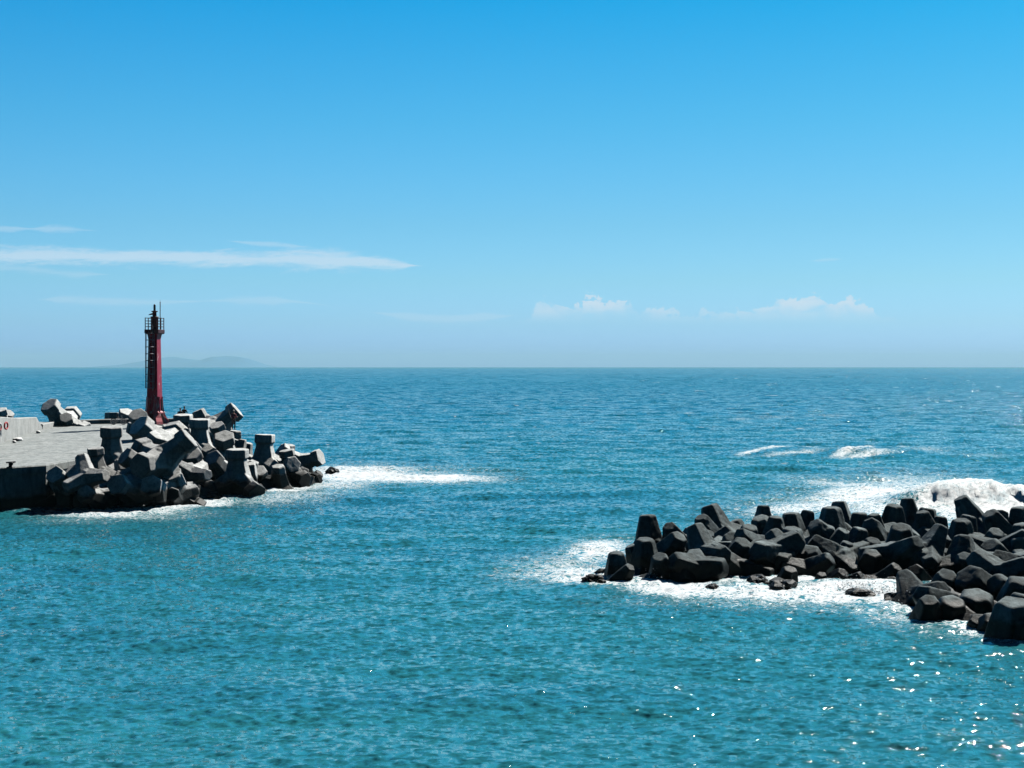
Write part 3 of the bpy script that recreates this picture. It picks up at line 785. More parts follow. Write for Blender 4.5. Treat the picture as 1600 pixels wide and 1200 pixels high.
vs = [v for v in bm.verts if any(abs(v.co.x - q.x) < 1e-5 and abs(v.co.y - q.y) < 1e-5 and abs(v.co.z - q.z) < 1e-5 for q in top_in)]
loopf = bm.faces.new(vs)
bmesh.ops.triangulate(bm, faces=[loopf])
tag(bm_obj('pavement', bm, M_QUAY), kind='structure')
# dark construction joints across the quay floor
mj = plain('joint_filler', (.05, .05, .05), .9)
def strip(name, pts, w, mat, dz=.004):
    bm = bmesh.new(); prev = None
    P = [Vector(p) for p in pts]
    for i, p_ in enumerate(P):
        tg = (P[min(i + 1, len(P) - 1)] - P[max(i - 1, 0)]).normalized(); n_ = Vector((-tg.y, tg.x, 0)) * w / 2
        pr = [bm.verts.new(Vector((q.x, q.y, floor_z(q.y) + dz))) for q in (p_ + n_, p_ - n_)]
        if prev: bm.faces.new((prev[0], prev[1], pr[1], pr[0]))
        prev = pr
    return bm_obj(name, bm, mat)
tag(strip('joint_line', [(-44, 128, 0), (-40, 128.6, 0), (-34, 129, 0)], .14, mj), kind='structure')
for yy in (108.5, 120.5, 134.5, 141):
    tag(strip('joint_line', [(-46.5 + (yy - 125) * -.06 + .3, yy, 0), (-38, yy + .3, 0), (-33.5, yy + .5, 0)], .04, mj), kind='structure')
tag(strip('joint_line', [(-40.5, 103, 0), (-40.2, 118, 0), (-41, 132, 0), (-42, 146, 0)], .035, mj), kind='structure')
tag(strip('joint_line', [(-43.5, 114, 0), (-38, 114.5, 0), (-33.8, 115, 0)], .05, mj), kind='structure')

# sea wall: runs away from the camera along the seaward side, its end sloping down
def wall(name, base, tops, thick, mat, side):
    bm = bmesh.new(); rings = []
    for (x, y), z in zip(base, tops):
        i = base.index((x, y))
        a = Vector(base[max(i - 1, 0)]); b = Vector(base[min(i + 1, len(base) - 1)])
        tg = (b - a).normalized(); n_ = Vector((-tg.y, tg.x)) * side
        f = floor_z(y)
        rings.append([Vector((x, y, f - .3)), Vector((x + n_.x * .03, y + n_.y * .03, z - .06)), Vector((x + n_.x * .09, y + n_.y * .09, z)),
                      Vector((x + n_.x * (thick - .06), y + n_.y * (thick - .06), z)), Vector((x + n_.x * thick, y + n_.y * thick, z - .06)), Vector((x + n_.x * thick * 1.02, y + n_.y * thick * 1.02, f - .3))])
    loft(bm, rings)
    return bm_obj(name, bm, mat)
def lerp_path(pts, n):
    out = []
    for a, b in zip(pts, pts[1:]):
        for k in range(n): out.append(tuple(a[i] + (b[i] - a[i]) * k / n for i in range(len(a))))
    return out + [tuple(pts[-1])]
wp = lerp_path([(-41.2, 100, 6.3), (-43.6, 112, 6.2), (-45.6, 125.3, 6.05), (-46.9, 134, 5.62), (-47.9, 142, 5.42), (-48.1, 144.3, 4.35)], 4)
sw = wall('sea_wall', [(x, y) for x, y, z in wp], [z for x, y, z in wp], 1.1, M_WALL, 1)
tag(sw, 'thick pale concrete sea wall with lifebuoys on it, its far end sloping down', 'wall')
pw = lerp_path([(-48.15, 144.6, 4.60), (-48.3, 148.5, 4.68), (-47.2, 151.5, 4.72), (-45.0, 153.2, 4.76), (-41, 154.3, 4.80), (-34, 154.6, 4.82)], 4)
pw2 = wall('parapet', [(x, y) for x, y, z in pw], [z for x, y, z in pw], 1.0, M_WALL, 1)
tag(pw2, 'low concrete parapet curving round the quay from the sea wall end to the lighthouse', 'wall')

# bollard
m_iron = plain('dark_iron', (.02, .02, .022), .5, .4)
bl = W(17, 728, 102.6); bz = floor_z(102.6)
bo = empty('bollard', (bl.x, 102.6, bz))
bm = bmesh.new()
def lathe(bm, prof, n=20, c=(0, 0, 0)):
    loft(bm, [[Vector((c[0] + r * math.cos(2 * math.pi * k / n), c[1] + r * math.sin(2 * math.pi * k / n), c[2] + z)) for k in range(n)] for z, r in prof])
lathe(bm, [(0, .30), (.04, .30), (.06, .17), (.28, .15)])
bm_obj('post', bm, m_iron, bo, True)
bm = bmesh.new()
lathe(bm, [(.285, .16), (.31, .24), (.36, .25), (.41, .17)])
tube(bm, [(-.34, 0, .34), (.34, 0, .40)], .055)
bm_obj('horn', bm, m_iron, bo, True)
tag(bo, 'black mooring bollard with horned head on the quay edge', 'bollard')

# lifebuoys on the wall and white sacks at its foot
m_red = plain('red_buoy', (.55, .03, .04), .5)
m_white = plain('white_buoy', (.80, .74, .74), .5)
m_sack = plain('white_sack', (.75, .75, .73), .8)
m_blk = plain('black_rubber', (.015, .015, .016), .7)
def buoy(loc, cols, label):
    t_ = empty('lifebuoy', loc, R(-8))
    for q, (a0, a1, mt, nm) in enumerate(cols):
        bm = bmesh.new()
        tube(bm, [(0.0, .30 * math.cos(R(a)), .30 * math.sin(R(a))) for a in np.linspace(a0, a1, 9)], .075, 10)
        bm_obj(nm, bm, mt, t_, True)
    tag(t_, label, 'lifebuoy', 'lifebuoys hanging on the sea wall')
pz = W(3, 667, 124.4)
buoy((-45.35, 124.6, pz.z), [(0, 90, m_white, 'float_section'), (90, 180, m_white, 'float_section'), (180, 270, m_white, 'float_section'), (270, 360, m_red, 'float_section')], 'white and pink lifebuoy nearest the photo edge on the sea wall')
buoy((-45.38, 126.3, pz.z + .02), [(0, 120, m_red, 'float_section'), (120, 240, m_red, 'float_section'), (240, 360, m_red, 'float_section')], 'all red lifebuoy next to the white one on the sea wall')
bm = bmesh.new(); box(bm, (0, 0, 0), (.5, .12, .5))
bmesh.ops.bevel(bm, geom=bm.edges[:], offset=.04, segments=2)
o = bm_obj('black_bag', bm, m_blk); o.location = (-45.2, 123.9, pz.z - .42); o.rotation_euler = (0, 0, R(80)); tag(o, 'black bag hanging below the white lifebuoy', 'bag')
def blob(name, loc, sc, mat, seed, label, cat, sub=3, amp=.25, rz=0):
    bm = bmesh.new(); bmesh.ops.create_icosphere(bm, subdivisions=sub, radius=1)
    for v_ in bm.verts:
        n_ = mnoise.fractal(v_.co * 1.4 + Vector((seed, seed * 2, 0)), .8, 2, 4)
        v_.co *= 1 + amp * n_
        v_.co = Vector((v_.co.x * sc[0], v_.co.y * sc[1], v_.co.z * sc[2]))
    o = bm_obj(name, bm, mat, None, cat != 'boulder'); o.location = loc; o.rotation_euler = (0, 0, rz)
    return tag(o, label, cat)
q_ = W(25, 683, 127); blob('sack', (-45.1, 128.5, floor_z(128.5) + .14), (.42, .55, .18), m_sack, 3, 'long white sack lying at the foot of the sea wall', 'sack')
blob('sack', (-44.6, 126.2, floor_z(126.2) + .1), (.16, .2, .13), m_sack, 9, 'tiny white bundle at the foot of the sea wall nearer the photo edge', 'sack')
blob('sack', (-46.6, 138.5, floor_z(138.5) + .12), (.22, .25, .16), m_sack, 5, 'small white bundle beside the end of the sea wall shadow', 'sack')

# ------------------------------------------------------------------ boulders at the waterlines
BO = [(930, 897, 68.9, .62, 'wet black boulder in the foam left of the near breakwater'), (944, 886, 71.5, .5, 'thin low boulder awash behind the wet black one'),
      (1113, 921, 66.4, .45, 'small black boulder awash in front of the near breakwater'), (1184, 911, 68, .75, 'split wet boulder left of the cracked tetrapod'),
      (1342, 931, 64.8, .62, 'low boulder awash under the splash'), (1405, 941, 63.0, .75, 'pale foam covered boulder left of the corner tetrapod'), (1222, 921, 67, .8, 'flat wet boulder below the cracked tetrapod'),
      (520, 738, 140, .95, 'lone boulder off the seaward end of the far heap'), (347, 767, 119, 1.15, 'low black boulder in the foam below the speckled foot'),
      (322, 779, 112.5, 1.1, 'flat black boulder running into the foam below the rubble slope'), (298, 781, 111, .8, 'dark boulder at the foot of the rubble slope'), (208, 790, 106.5, .6, 'small dark boulder in the foam under the black blocks'),
      (1025, 905, 69.6, .5, 'small wet boulder between the left tetrapods of the near breakwater')]
for i, (u, v, Y, r, lb) in enumerate(BO):
    p_ = W(u, v, Y)
    r *= .72
    blob('boulder', (p_.x, Y, .05), (r * 1.3, r, r * .62), M_ROCK, i * 3.7, lb, 'boulder', 3, .42, i * .7)['group'] = 'boulders at the waterline'

# ------------------------------------------------------------------ red beacon tower
TY = 148.0
tz = floor_z(TY)
tx = (241.5 - 800) / F * TY
sc_ = TY / F                           # metres per photo pixel at the tower
def hz(v): return (CAM_H - (v - 573) * sc_) - tz
def paint(name, col, wear):
    m, t, p = material(name)
    tcn = nn(t, 'ShaderNodeTexCoord'); ob = tcn.outputs['Object']
    n1 = noise(t, ob, 1.2, 5, .6).outputs[0]; n2 = noise(t, ob, 2.4, 7, .7, (1, 1, .3), .6, (4, 0, 0)).outputs[0]
    c = mixc(t, n1, [x * .75 for x in col], [x * 1.2 for x in col])
    c = mixc(t, ramp(t, n2, [(wear, 0), (wear + .06, 1)]), c, (.62, .45, .46))
    t.links.new(c, p.inputs['Base Color']); p.inputs['Roughness'].default_value = .55
    return m
m_paint = paint('red_paint', (.36, .02, .06), .57)
m_pink = paint('sunlit_red_paint', (.62, .12, .15), .50)  # paler red puts sunlight on the flared foot into the paint colour
m_drk = plain('dark_red_metal', (.055, .008, .018), .6)
m_lad = plain('weathered_steel', (.30, .26, .30), .6)
T = empty('lighthouse', (tx, TY, tz), 0)
tag(T, 'slender red lighthouse tower with gallery, ladder and flared foot on the end of the quay', 'lighthouse')
RZ = R(-11)
def sq(w, z, rz=RZ, d=None, ch=.05):
    d = d or w; pts = []
    for x, y in ((-1, -1), (1, -1), (1, 1), (-1, 1)):
        for (cx_, cy_) in (((x * (1 - ch)), y), (x, y * (1 - ch))) if x * y < 0 else ((x, y * (1 - ch)), (x * (1 - ch), y)):
            p_ = Vector((cx_ * w / 2, cy_ * d / 2, 0)); p_.rotate(Matrix.Rotation(rz, 3, 'Z')); pts.append(p_ + Vector((0, 0, z)))
    return pts
bm = bmesh.new()
loft(bm, [sq(1.30, hz(645)), sq(1.20, hz(620)), sq(1.10, hz(580)), sq(1.00, hz(545)), sq(.97, hz(530)), sq(1.12, hz(523.2)), sq(1.22, hz(522))])
shaft = bm_obj('shaft', bm, m_paint, T)
bm = bmesh.new()                       # plinth
loft(bm, [sq(3.3, -.25, ch=.5), sq(3.3, .30, ch=.5), sq(3.2, .36, ch=.5)])
bm_obj('plinth', bm, m_drk, T)
bm = bmesh.new(); loft(bm, [sq(.8, .36), sq(.8, hz(645) - .01)]); bm_obj('core', bm, m_drk, T)
for k in range(4):                     # curved fins at the corners
    an = RZ + R(45 + 90 * k)
    bm = bmesh.new()
    dv = Vector((math.cos(an), math.sin(an), 0)); nv_ = Vector((-dv.y, dv.x, 0))
    outer = [(1.62, .365), (1.50, .62), (1.22, 1.0), (.98, 1.5), (.86, 2.2), (.80, 3.2)]
    inner = [(1.05, .365), (.92, .75), (.80, 1.15), (.74, 1.4), (.68, 1.6), (.62, 3.0)]
    rings = []
    for (ro, zo), (ri, zi) in zip(outer, inner):
        w = .34 + .10 * (ro - .8)
        rings.append([dv * ri + nv_ * w + Vector((0, 0, zi)), dv * ro + nv_ * w * .8 + Vector((0, 0, zo)), dv * ro - nv_ * w * .8 + Vector((0, 0, zo)), dv * ri - nv_ * w + Vector((0, 0, zi))])
    loft(bm, rings)
    bm_obj('fin', bm, m_pink, T)
bm = bmesh.new()                       # collar where the shaft meets the fins
loft(bm, [sq(1.50, hz(647)), sq(1.66, hz(645.5)), sq(1.66, hz(644)), sq(1.42, hz(642))])
bm_obj('collar', bm, m_pink, T)
bm = bmesh.new(); loft(bm, [sq(1.45, hz(521.9)), sq(1.58, hz(520.5)), sq(1.58, hz(515.5)), sq(1.54, hz(515))]); bm_obj('gallery', bm, m_drk, T)
gz = hz(515)
railp = empty('railing', (0, 0, 0)); bpy.data.objects.remove(railp)
bm = bmesh.new()
cr = [Vector((x, y, 0)) for x, y in ((-.71, -.71), (.71, -.71), (.71, .71), (-.71, .71))]
for c_ in cr: c_.rotate(Matrix.Rotation(RZ, 3, 'Z'))
for q in range(4):
    z = gz + 1.2 * (q + 1) / 4
    tube(bm, [c_ + Vector((0, 0, z)) for c_ in cr], .032, 6, True)
railing = bm_obj('railing', bm, m_drk, T)
for i in range(4):
    for f_ in (0, .5):
        p_ = cr[i].lerp(cr[(i + 1) % 4], f_)
        bm = bmesh.new(); tube(bm, [p_ + Vector((0, 0, gz)), p_ + Vector((0, 0, gz + 1.25))], .048, 8); bm_obj('rail_post', bm, m_drk, railing)
bm = bmesh.new(); lathe(bm, [(gz + .002, .38), (hz(497), .36), (hz(495.5), .44), (hz(494.5), .40)], 16); lh = bm_obj('lantern_house', bm, m_drk, T)
bm = bmesh.new(); lathe(bm, [(hz(494.4), .22), (hz(488), .20), (hz(487), .34), (hz(486), .34), (hz(485.5), .14)], 14); bm_obj('lamp_mount', bm, m_drk, T, True)
m_glass = plain('dark_lens', (.03, .03, .04), .2)
bm = bmesh.new(); lathe(bm, [(hz(485.4), .12), (hz(484), .125), (hz(477), .12), (hz(475.3), .06)], 14); bm_obj('lamp', bm, m_glass, T, True)
bm = bmesh.new()
loft(bm, [[Vector((-.15 + x, y, hz(491) + z)) for x, y, z in ((0, -.1, .16), (0, .1, .16), (0, .1, -.06), (0, -.1, -.06))], [Vector((-.62, y, hz(491) + z)) for y, z in ((-.04, -.03), (.04, -.03), (.04, -.09), (-.04, -.09))]])
bm_obj('fog_horn', bm, m_drk, T)
bm = bmesh.new(); ax = (249.5 - 241.5) * sc_
tube(bm, [(ax, .2, gz), (ax, .2, hz(472))], .045, 6); tube(bm, [(ax, .2, hz(472)), (ax, .2, hz(468))], .012, 6); lathe(bm, [(hz(473.5), .03), (hz(472.5), .07), (hz(471.5), .03)], 8, (ax, .2, 0))
bm_obj('antenna', bm, m_drk, T)
# ladder with its safety cage on the front
bm = bmesh.new()
def fr(x, y, z):
    p_ = Vector((x, y, 0)); p_.rotate(Matrix.Rotation(RZ, 3, 'Z')); return p_ + Vector((0, 0, z))
zb, zt = hz(606), hz(521)
lx0, lx1, ly = -.72, .02, -.80
for x in (-.30, .16): tube(bm, [fr(x, ly, zb), fr(x, ly, zt + .9)], .03, 6)
nr = int((zt - zb) / .3)
for k in range(nr + 1): tube(bm, [fr(-.30, ly, zb + .3 * k), fr(.16, ly, zb + .3 * k)], .014, 5)
lad = bm_obj('ladder', bm, m_lad, T)
bm = bmesh.new()
for k in range(9):
    z = zb + (zt - zb) * k / 8
    tube(bm, [fr(-.17 + .44 * math.cos(a), ly + .1 - .62 * math.sin(a), z) for a in np.linspace(-.1, math.pi + .1, 11)], .045, 6)
for a in (.0, 1.2, math.pi - .9, math.pi):
    tube(bm, [fr(-.17 + .44 * math.cos(a), ly + .1 - .62 * math.sin(a), zb) , fr(-.17 + .44 * math.cos(a), ly + .1 - .62 * math.sin(a), zt)], .038, 6)
bm_obj('safety_cage', bm, m_lad, lad)
for k in range(3):
    bm = bmesh.new(); z = zb + (zt - zb) * (k + .5) / 3
    tube(bm, [fr(-.30, ly, z), fr(-.30, -.50, z)], .02, 6); tube(bm, [fr(.16, ly, z), fr(.16, -.50, z)], .02, 6); bm_obj('bracket', bm, m_lad, lad)

# ------------------------------------------------------------------ bicycle beside the blocks
m_frame = plain('white_bicycle_paint', (.7, .7, .72), .4)
m_rim = plain('bright_rim', (.75, .76, .78), .35, .3)
def bicycle(loc, rz, label):
    b_ = empty('bicycle', loc, rz)
    for x in (-.53, .53):
        bm = bmesh.new(); tube(bm, [(x + .325 * math.cos(a), 0, .34 + .325 * math.sin(a)) for a in np.linspace(0, 2 * math.pi, 28)[:-1]], .024, 6, True)
        w_ = bm_obj('wheel', bm, m_blk, b_, True)
        bm = bmesh.new(); tube(bm, [(x + .29 * math.cos(a), 0, .34 + .29 * math.sin(a)) for a in np.linspace(0, 2 * math.pi, 28)[:-1]], .03, 6, True)
        for k in range(12): tube(bm, [(x, 0, .34), (x + .29 * math.cos(k * math.pi / 6), 0, .34 + .29 * math.sin(k * math.pi / 6))], .004, 4)
        bm_obj('rim', bm, m_rim, w_)
    bm = bmesh.new()
    for a, c_ in (((-.53, 0, .34), (-.05, 0, .30)), ((-.05, 0, .30), (-.18, 0, .85)), ((-.18, 0, .80), (.36, 0, .82)), ((-.05, 0, .30), (.36, 0, .80)), ((-.53, 0, .34), (-.17, 0, .78)), ((.53, 0, .34), (.34, 0, .95))):
        tube(bm, [a, c_], .028, 6)
    bm_obj('frame', bm, m_frame, b_)
    bm = bmesh.new(); tube(bm, [(.30, -.27, 1.02), (.36, -.1, .98), (.36, .1, .98), (.30, .27, 1.02)], .018, 6); bm_obj('handlebar', bm, m_blk, b_)
    bm = bmesh.new(); loft(bm, [[Vector((x, y * w_, .90 + z)) for y, z in ((-1, 0), (1, 0), (1, .06), (-1, .06))] for x, w_ in ((-.32, .09), (-.18, .07), (-.04, .02))]); bm_obj('saddle', bm, m_blk, b_)
    return tag(b_, label, 'bicycle')
by = 152.0
bp_ = W(185, 662, by)
stz = floor_z(by)
bicycle((bp_.x, by, stz), R(6), 'bicycle with bright wheel rims parked against the parapet behind the dark upright block')

# ------------------------------------------------------------------ people
def skin_mesh(name, joints, bones, mat, parent=None, root=0, sub=2):
    me = bpy.data.meshes.new(name)
    me.from_pydata([j[0] for j in joints], bones, [])
    o = link(name, me, None, parent)
    sk = o.modifiers.new('skin', 'SKIN')
    if not me.skin_vertices: me.attributes
    for i, j in enumerate(joints):
        r = j[1] if hasattr(j[1], '__len__') else (j[1], j[1])
        me.skin_vertices[0].data[i].radius = r
    me.skin_vertices[0].data[root].use_root = True
    ss = o.modifiers.new('sub', 'SUBSURF'); ss.levels = sub; ss.render_levels = sub
    m2 = evaluated(o); m2.materials.clear(); m2.materials.append(mat)
    m2.polygons.foreach_set('use_smooth', [True] * len(m2.polygons))
    return o
m_skin = plain('skin', (.42, .25, .18), .6)
m_hair = plain('black_hair', (.012, .011, .012), .6)
m_trou = plain('dark_trousers', (.012, .013, .02), .8)
m_drkj = plain('dark_jacket', (.014, .016, .024), .8)
m_shoe = plain('dark_shoes', (.02, .02, .02), .6)
m_cap = plain('pale_cap', (.45, .42, .42), .7)
mp_, t, p = material('red_plaid')
tcn = nn(t, 'ShaderNodeTexCoord'); ob = tcn.outputs['Object']
w1 = nn(t, 'ShaderNodeTexWave', bands_direction='X', ins={0: ob, 1: 2.6}).outputs[1]; w2 = nn(t, 'ShaderNodeTexWave', bands_direction='Z', ins={0: ob, 1: 2.6}).outputs[1]
c = mixc(t, ramp(t, w1, [(.4, 0), (.6, 1)]), (.42, .07, .10), (.07, .02, .05)); c = mixc(t, M_(t, 'MULTIPLY', ramp(t, w2, [(.4, 0), (.6, 1)]), .6), c, (.05, .02, .05))
c = mixc(t, ramp(t, nn(t, 'ShaderNodeTexWave', bands_direction='Z', ins={0: ob, 1: 2.6, 6: 1.4}).outputs[1], [(.93, 0), (.98, 1)]), c, (.6, .45, .45))
t.links.new(c, p.inputs['Base Color']); p.inputs['Roughness'].default_value = .9
def head_parts(body, x, y, z, yaw, hat):
    """hair or cap for a head centred at x, y, z"""
    bm = bmesh.new(); bmesh.ops.create_uvsphere(bm, u_segments=20, v_segments=12, radius=1)
    for v_ in bm.verts:
        if v_.co.z < -.25: v_.co.z = -.25 - (v_.co.z + .25) * .1
        v_.co = Vector((v_.co.x * .088, v_.co.y * .108 + .012, v_.co.z * .115 + .035))
    o = bm_obj('cap' if hat else 'hair', bm, m_cap if hat else m_hair, body, True); o.location = (x, y, z); o.rotation_euler = (0, 0, yaw)
    if hat:
        bm = bmesh.new(); loft(bm, [[Vector((.07 * math.cos(a) , -.07 - .09 * math.sin(a) , zz)) for a in np.linspace(0, math.pi, 9)] for zz in (.035, .048)]); bm_obj('brim', bm, m_cap, o)
def hand_j(J, B, wrist, dirv, side, idx):
    """palm, four fingers and thumb added to the skin skeleton"""
    d = Vector(dirv).normalized(); s = d.cross(Vector((0, 0, 1))).normalized() * side
    palm = Vector(wrist) + d * .05
    J.append((tuple(palm), (.032, .018))); B.append((idx, len(J) - 1)); pi_ = len(J) - 1
    for q, (o_, l_) in enumerate(((-.026, .062), (-.009, .075), (.009, .072), (.026, .058))):
        a = palm + d * .045 + s * o_; b_ = a + d * l_ * .5 - Vector((0, 0, .012)); c_ = b_ + d * l_ * .35 - Vector((0, 0, .028))
        J += [(tuple(a), .010), (tuple(b_), .009), (tuple(c_), .008)]; n = len(J); B += [(pi_, n - 3), (n - 3, n - 2), (n - 2, n - 1)]
    a = palm + s * .035; b_ = a + d * .035 + s * .012
    J += [(tuple(a), .011), (tuple(b_), .009)]; n = len(J); B += [(pi_, n - 2), (n - 2, n - 1)]
def person_standing(loc, rz):
    # faces local -Y; about 1.7 m tall; arms bent forward holding a rod
    J = [((0, 0, .95), (.135, .10)), ((0, 0, 1.15), (.125, .09)), ((0, .01, 1.35), (.16, .10)), ((0, .01, 1.46), (.06, .055)), ((0, -.005, 1.53), (.052, .055)), ((0, -.015, 1.61), (.078, .095)), ((0, -.015, 1.68), (.065, .08))]
    B = [(0, 1), (1, 2), (2, 3), (3, 4), (4, 5), (5, 6)]
    for s in (-1, 1):
        n = len(J); J += [((s * .18, .01, 1.40), .055), ((s * .25, -.04, 1.13), .042), ((s * .16, -.28, 1.14), .030)]; B += [(2, n), (n, n + 1), (n + 1, n + 2)]
        hand_j(J, B, (s * .16, -.28, 1.14), (-s * .35, -.9, .1), -s, n + 2)
        n = len(J); J += [((s * .095, 0, .86), .085), ((s * .12, -.03, .48), .058), ((s * .13, .02, .09), .042), ((s * .14, -.14, .04), (.045, .03))]; B += [(0, n), (n, n + 1), (n + 1, n + 2), (n + 2, n + 3)]
    T_ = skin_mesh('person', J, B, m_skin)
    T_.location = loc; T_.rotation_euler = (0, 0, rz)
    # nose and ears are pulled from the head
    jk = [((0, .005, .90), (.155, .115)), ((0, 0, 1.12), (.15, .115)), ((0, .01, 1.34), (.175, .12)), ((0, .01, 1.44), (.085, .075))]
    jb = [(0, 1), (1, 2), (2, 3)]
    for s in (-1, 1):
        n = len(jk); jk += [((s * .19, .01, 1.39), .070), ((s * .26, -.04, 1.13), .058), ((s * .18, -.24, 1.14), .045)]; jb += [(2, n), (n, n + 1), (n + 1, n + 2)]
    skin_mesh('jacket', jk, jb, mp_, T_)
    tj = [((0, 0, .92), (.14, .105))]; tb = []
    for s in (-1, 1):
        n = len(tj); tj += [((s * .095, 0, .84), .10), ((s * .12, -.03, .48), .072), ((s * .13, .02, .11), .058)]; tb += [(0, n), (n, n + 1), (n + 1, n + 2)]
    skin_mesh('trousers', tj, tb, m_trou, T_)
    for s in (-1, 1): skin_mesh('shoe', [((s * .13, .05, .045), (.048, .04)), ((s * .135, -.05, .04), (.05, .035)), ((s * .14, -.17, .035), (.042, .028))], [(0, 1), (1, 2)], m_shoe, T_)
    head_parts(T_, 0, -.01, 1.63, 0, True)
    return T_
def person_sitting(loc, rz, jm, label):
    J = [((0, 0, .10), (.14, .11)), ((0, .0, .32), (.13, .10)), ((0, -.04, .52), (.16, .11)), ((0, -.07, .63), (.055, .055)), ((0, -.09, .70), (.052, .055)), ((0, -.11, .78), (.078, .092)), ((0, -.11, .85), (.062, .08))]
    B = [(0, 1), (1, 2), (2, 3), (3, 4), (4, 5), (5, 6)]
    for s in (-1, 1):
        n = len(J); J += [((s * .18, -.04, .56), .055), ((s * .24, -.16, .32), .042), ((s * .13, -.36, .30), .030)]; B += [(2, n), (n, n + 1), (n + 1, n + 2)]
        hand_j(J, B, (s * .13, -.36, .30), (-s * .2, -.9, -.2), -s, n + 2)
        n = len(J); J += [((s * .10, -.06, .10), .088), ((s * .14, -.46, .16), .060), ((s * .14, -.52, -.26), .042), ((s * .14, -.64, -.31), (.045, .03))]; B += [(0, n), (n, n + 1), (n + 1, n + 2), (n + 2, n + 3)]
    T_ = skin_mesh('person', J, B, m_skin); T_.location = loc; T_.rotation_euler = (0, 0, rz)
    jk = [((0, .0, .08), (.16, .13)), ((0, 0, .30), (.155, .125)), ((0, -.04, .51), (.178, .13)), ((0, -.065, .61), (.085, .075))]; jb = [(0, 1), (1, 2), (2, 3)]
    for s in (-1, 1):
        n = len(jk); jk += [((s * .19, -.04, .55), .072), ((s * .25, -.16, .32), .058), ((s * .15, -.33, .30), .045)]; jb += [(2, n), (n, n + 1), (n + 1, n + 2)]
    skin_mesh('jacket', jk, jb, jm, T_)
    tj = [((0, .0, .09), (.145, .12))]; tb = []
    for s in (-1, 1):
        n = len(tj); tj += [((s * .10, -.06, .10), .10), ((s * .14, -.46, .16), .074), ((s * .14, -.52, -.22), .058)]; tb += [(0, n), (n, n + 1), (n + 1, n + 2)]
    skin_mesh('trousers', tj, tb, m_trou, T_)
    head_parts(T_, 0, -.105, .80, 0, False)
    return tag(T_, label, 'person')
fp = W(365, 671.5, 125.4)
an_ = person_standing((fp.x, 125.4, fp.z), R(155))
tag(an_, 'person in a red plaid jacket, dark trousers and pale cap on a block, fishing', 'person')
s1 = W(281.5, 648, 131); s2 = W(287.5, 646.5, 131.4)
person_sitting((s1.x, 131, s1.z - .30), R(190), m_drkj, 'person in dark clothes behind the pale topped block, left and lower of two')
person_sitting((s2.x, 131.4, s2.z - .22), R(172), m_drkj, 'person in dark clothes behind the pale topped block, right and taller of two')
# the seated pair's block is the one behind; rods
m_rod = plain('black_rod', (.01, .01, .012), .4)
def rod(a, b, label, sag=0.0):
    t_ = empty('fishing_rod', a)
    d = Vector(b) - Vector(a)
    bm = bmesh.new(); pts = [d * s + Vector((0, 0, -sag * 4 * s * (1 - s))) for s in np.linspace(0, 1, 9)]
    tube(bm, pts, list(np.linspace(.017, .006, 9)), 6); bm_obj('blank', bm, m_rod, t_, True)
    bm = bmesh.new(); tube(bm, [d * .0, d * .09], .024, 8); bm_obj('grip', bm, m_blk, t_, True)
    bm = bmesh.new(); tube(bm, [d * .10 + Vector((0, .0, -.04)), d * .115 + Vector((0, 0, -.04))], .035, 10); bm_obj('reel', bm, m_rim, t_)
    return tag(t_, label, 'fishing rod')
rod(tuple(W(361.5, 655.5, 125.7)), tuple(W(345.5, 601, 127.5)), 'long thin fishing rod raised up to the left by the standing angler')
rod(tuple(W(373, 679.5, 125.2)), tuple(W(402, 676.2, 126.5)), 'fishing rod laid almost level, pointing right from the block under the angler', .05)

# ------------------------------------------------------------------ spray thrown up by the breaking water
def spray(name, clusters, seed, label):
    r_ = np.random.default_rng(seed); V = []; Fc = []
    base = np.array([(1, 0, -.7), (-1, 0, -.7), (0, 1, .7), (0, -1, .7)], float)
    for (cx_, cy_, cz_, sx, sy, sz, n, rmin, rmax) in clusters:
        for _ in range(n):
            c_ = np.array([r_.normal(cx_, sx), r_.normal(cy_, sy), cz_ + abs(r_.normal(0, sz))])
            rr = rmin + (rmax - rmin) * r_.random() ** 3
            q = Quaternion(r_.normal(size=4)).normalized().to_matrix()
            bb = base @ np.array(q) * rr
            k = len(V); V += [tuple(c_ + b) for b in bb]
            Fc += [(k, k + 1, k + 2), (k, k + 3, k + 1), (k, k + 2, k + 3), (k + 1, k + 3, k + 2)]
    me = bpy.data.meshes.new(name); me.from_pydata(V, [], Fc)
    o = link(name, me, m_spray); tag(o, label, 'spray', None, 'stuff'); return o
m_spray = bpy.data.materials.new('spray_white'); m_spray.use_nodes = True
t = m_spray.node_tree; t.nodes.clear()
mx_ = t.nodes.new('ShaderNodeMixShader'); so_ = t.nodes.new('ShaderNodeOutputMaterial')
db_ = t.nodes.new('ShaderNodeBsdfDiffuse'); tb_ = t.nodes.new('ShaderNodeBsdfTranslucent')
for n_ in (db_, tb_): n_.inputs[0].default_value = (.9, .93, .95, 1)
t.links.new(db_.outputs[0], mx_.inputs[1]); t.links.new(tb_.outputs[0], mx_.inputs[2]); t.links.new(mx_.outputs[0], so_.inputs[0])
cl_ = []
for x in np.arange(31, 62, .8): cl_.append((x, 105.2 + rnd.uniform(-1, .5), 1.35 + rnd.uniform(-.2, .3), .6, .6, .30, 120, .007, .026)); cl_.append((x, 104.0 + rnd.uniform(-.6, .5), .5 + rnd.uniform(-.2, .4), .6, .5, .4, 40, .007, .03))
spray('spray', cl_, 2, 'white spray flying off the crest of the breaking wave')
cl_ = []
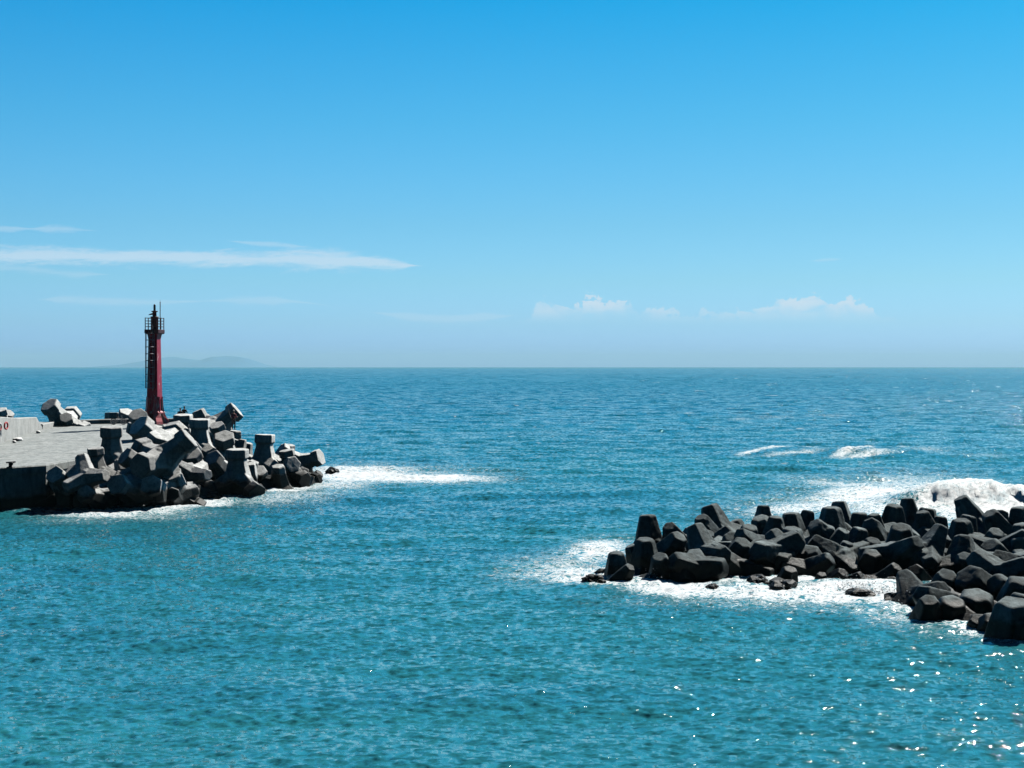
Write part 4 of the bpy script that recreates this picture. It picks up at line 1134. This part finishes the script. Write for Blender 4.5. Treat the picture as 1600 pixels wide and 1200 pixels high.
for (u, v, n, s_) in ((1350, 915, 260, .55), (1335, 920, 160, .5), (1372, 920, 160, .5), (1400, 925, 160, .6), (1425, 935, 90, .4), (1228, 925, 50, .5), (1300, 925, 60, .6), (1270, 920, 40, .4), (1020, 898, 40, .4), (1170, 920, 40, .4)):
    Yq = CAM_H * F / (v + 8 - 573); cl_.append(((u - 800) / F * Yq, Yq, .05, s_, s_, .28, n, .01, .045))
spray('spray', cl_, 4, 'white splash thrown up against the near breakwater')

# ------------------------------------------------------------------ far island and the air
IY = 28000.0
prof_i = [(160, 576), (172, 574), (186, 571), (200, 569), (215, 566), (232, 563.5), (248, 560), (258, 557.5), (268, 557), (278, 559), (290, 560.5), (305, 562.5), (316, 564), (323, 560), (335, 557), (350, 556), (368, 557.5), (382, 559.5), (392, 563), (400, 567), (411, 573), (425, 577)]
bm = bmesh.new(); ks = []
for i in range(len(prof_i) - 1):
    for q in range(4):
        s = q / 4; ks.append((prof_i[i][0] * (1 - s) + prof_i[i + 1][0] * s, prof_i[i][1] * (1 - s) + prof_i[i + 1][1] * s))
rows = []
for j, (dy_, hh) in enumerate(((-2400, -.05), (-1700, .35), (-1000, .6), (-300, .9), (200, 1.0), (900, .75), (1700, .4), (2400, -.05))):
    row = []
    for (u, v) in ks:
        h_ = max(0, (574 - v)) / F * IY
        x_ = (u - 800) / F * IY
        jit = mnoise.noise((x_ / 300, dy_ / 400, 2)) * 30 * (1 if hh < 1 else .25)
        row.append(bm.verts.new((x_, IY + dy_, max(-8, h_ * hh + jit * (h_ / 150)) - 2)))
    rows.append(row)
for A, B_ in zip(rows, rows[1:]):
    for k in range(len(A) - 1): bm.faces.new((A[k], A[k + 1], B_[k + 1], B_[k]))
m_isl = plain('hazy_island_blue', (.012, .15, .36), .9, scale=.004)  # blue of distant haze is partly painted into this base colour
tag(bm_obj('hills', bm, m_isl), kind='structure')

mh = bpy.data.materials.new('sea_air'); mh.use_nodes = True
t = mh.node_tree; t.nodes.clear()
out = t.nodes.new('ShaderNodeOutputMaterial'); pv_ = t.nodes.new('ShaderNodeVolumePrincipled')
pv_.inputs['Color'].default_value = (.565, .95, 1.0, 1)
pv_.inputs['Density'].default_value = 3.3e-5
t.links.new(pv_.outputs[0], out.inputs['Volume'])
bm = bmesh.new(); box(bm, (0, 14400, 135), (64000, 35200, 276))
tag(bm_obj('haze', bm, mh), 'pale blue sea air that fades the far island', 'haze', None, 'stuff')
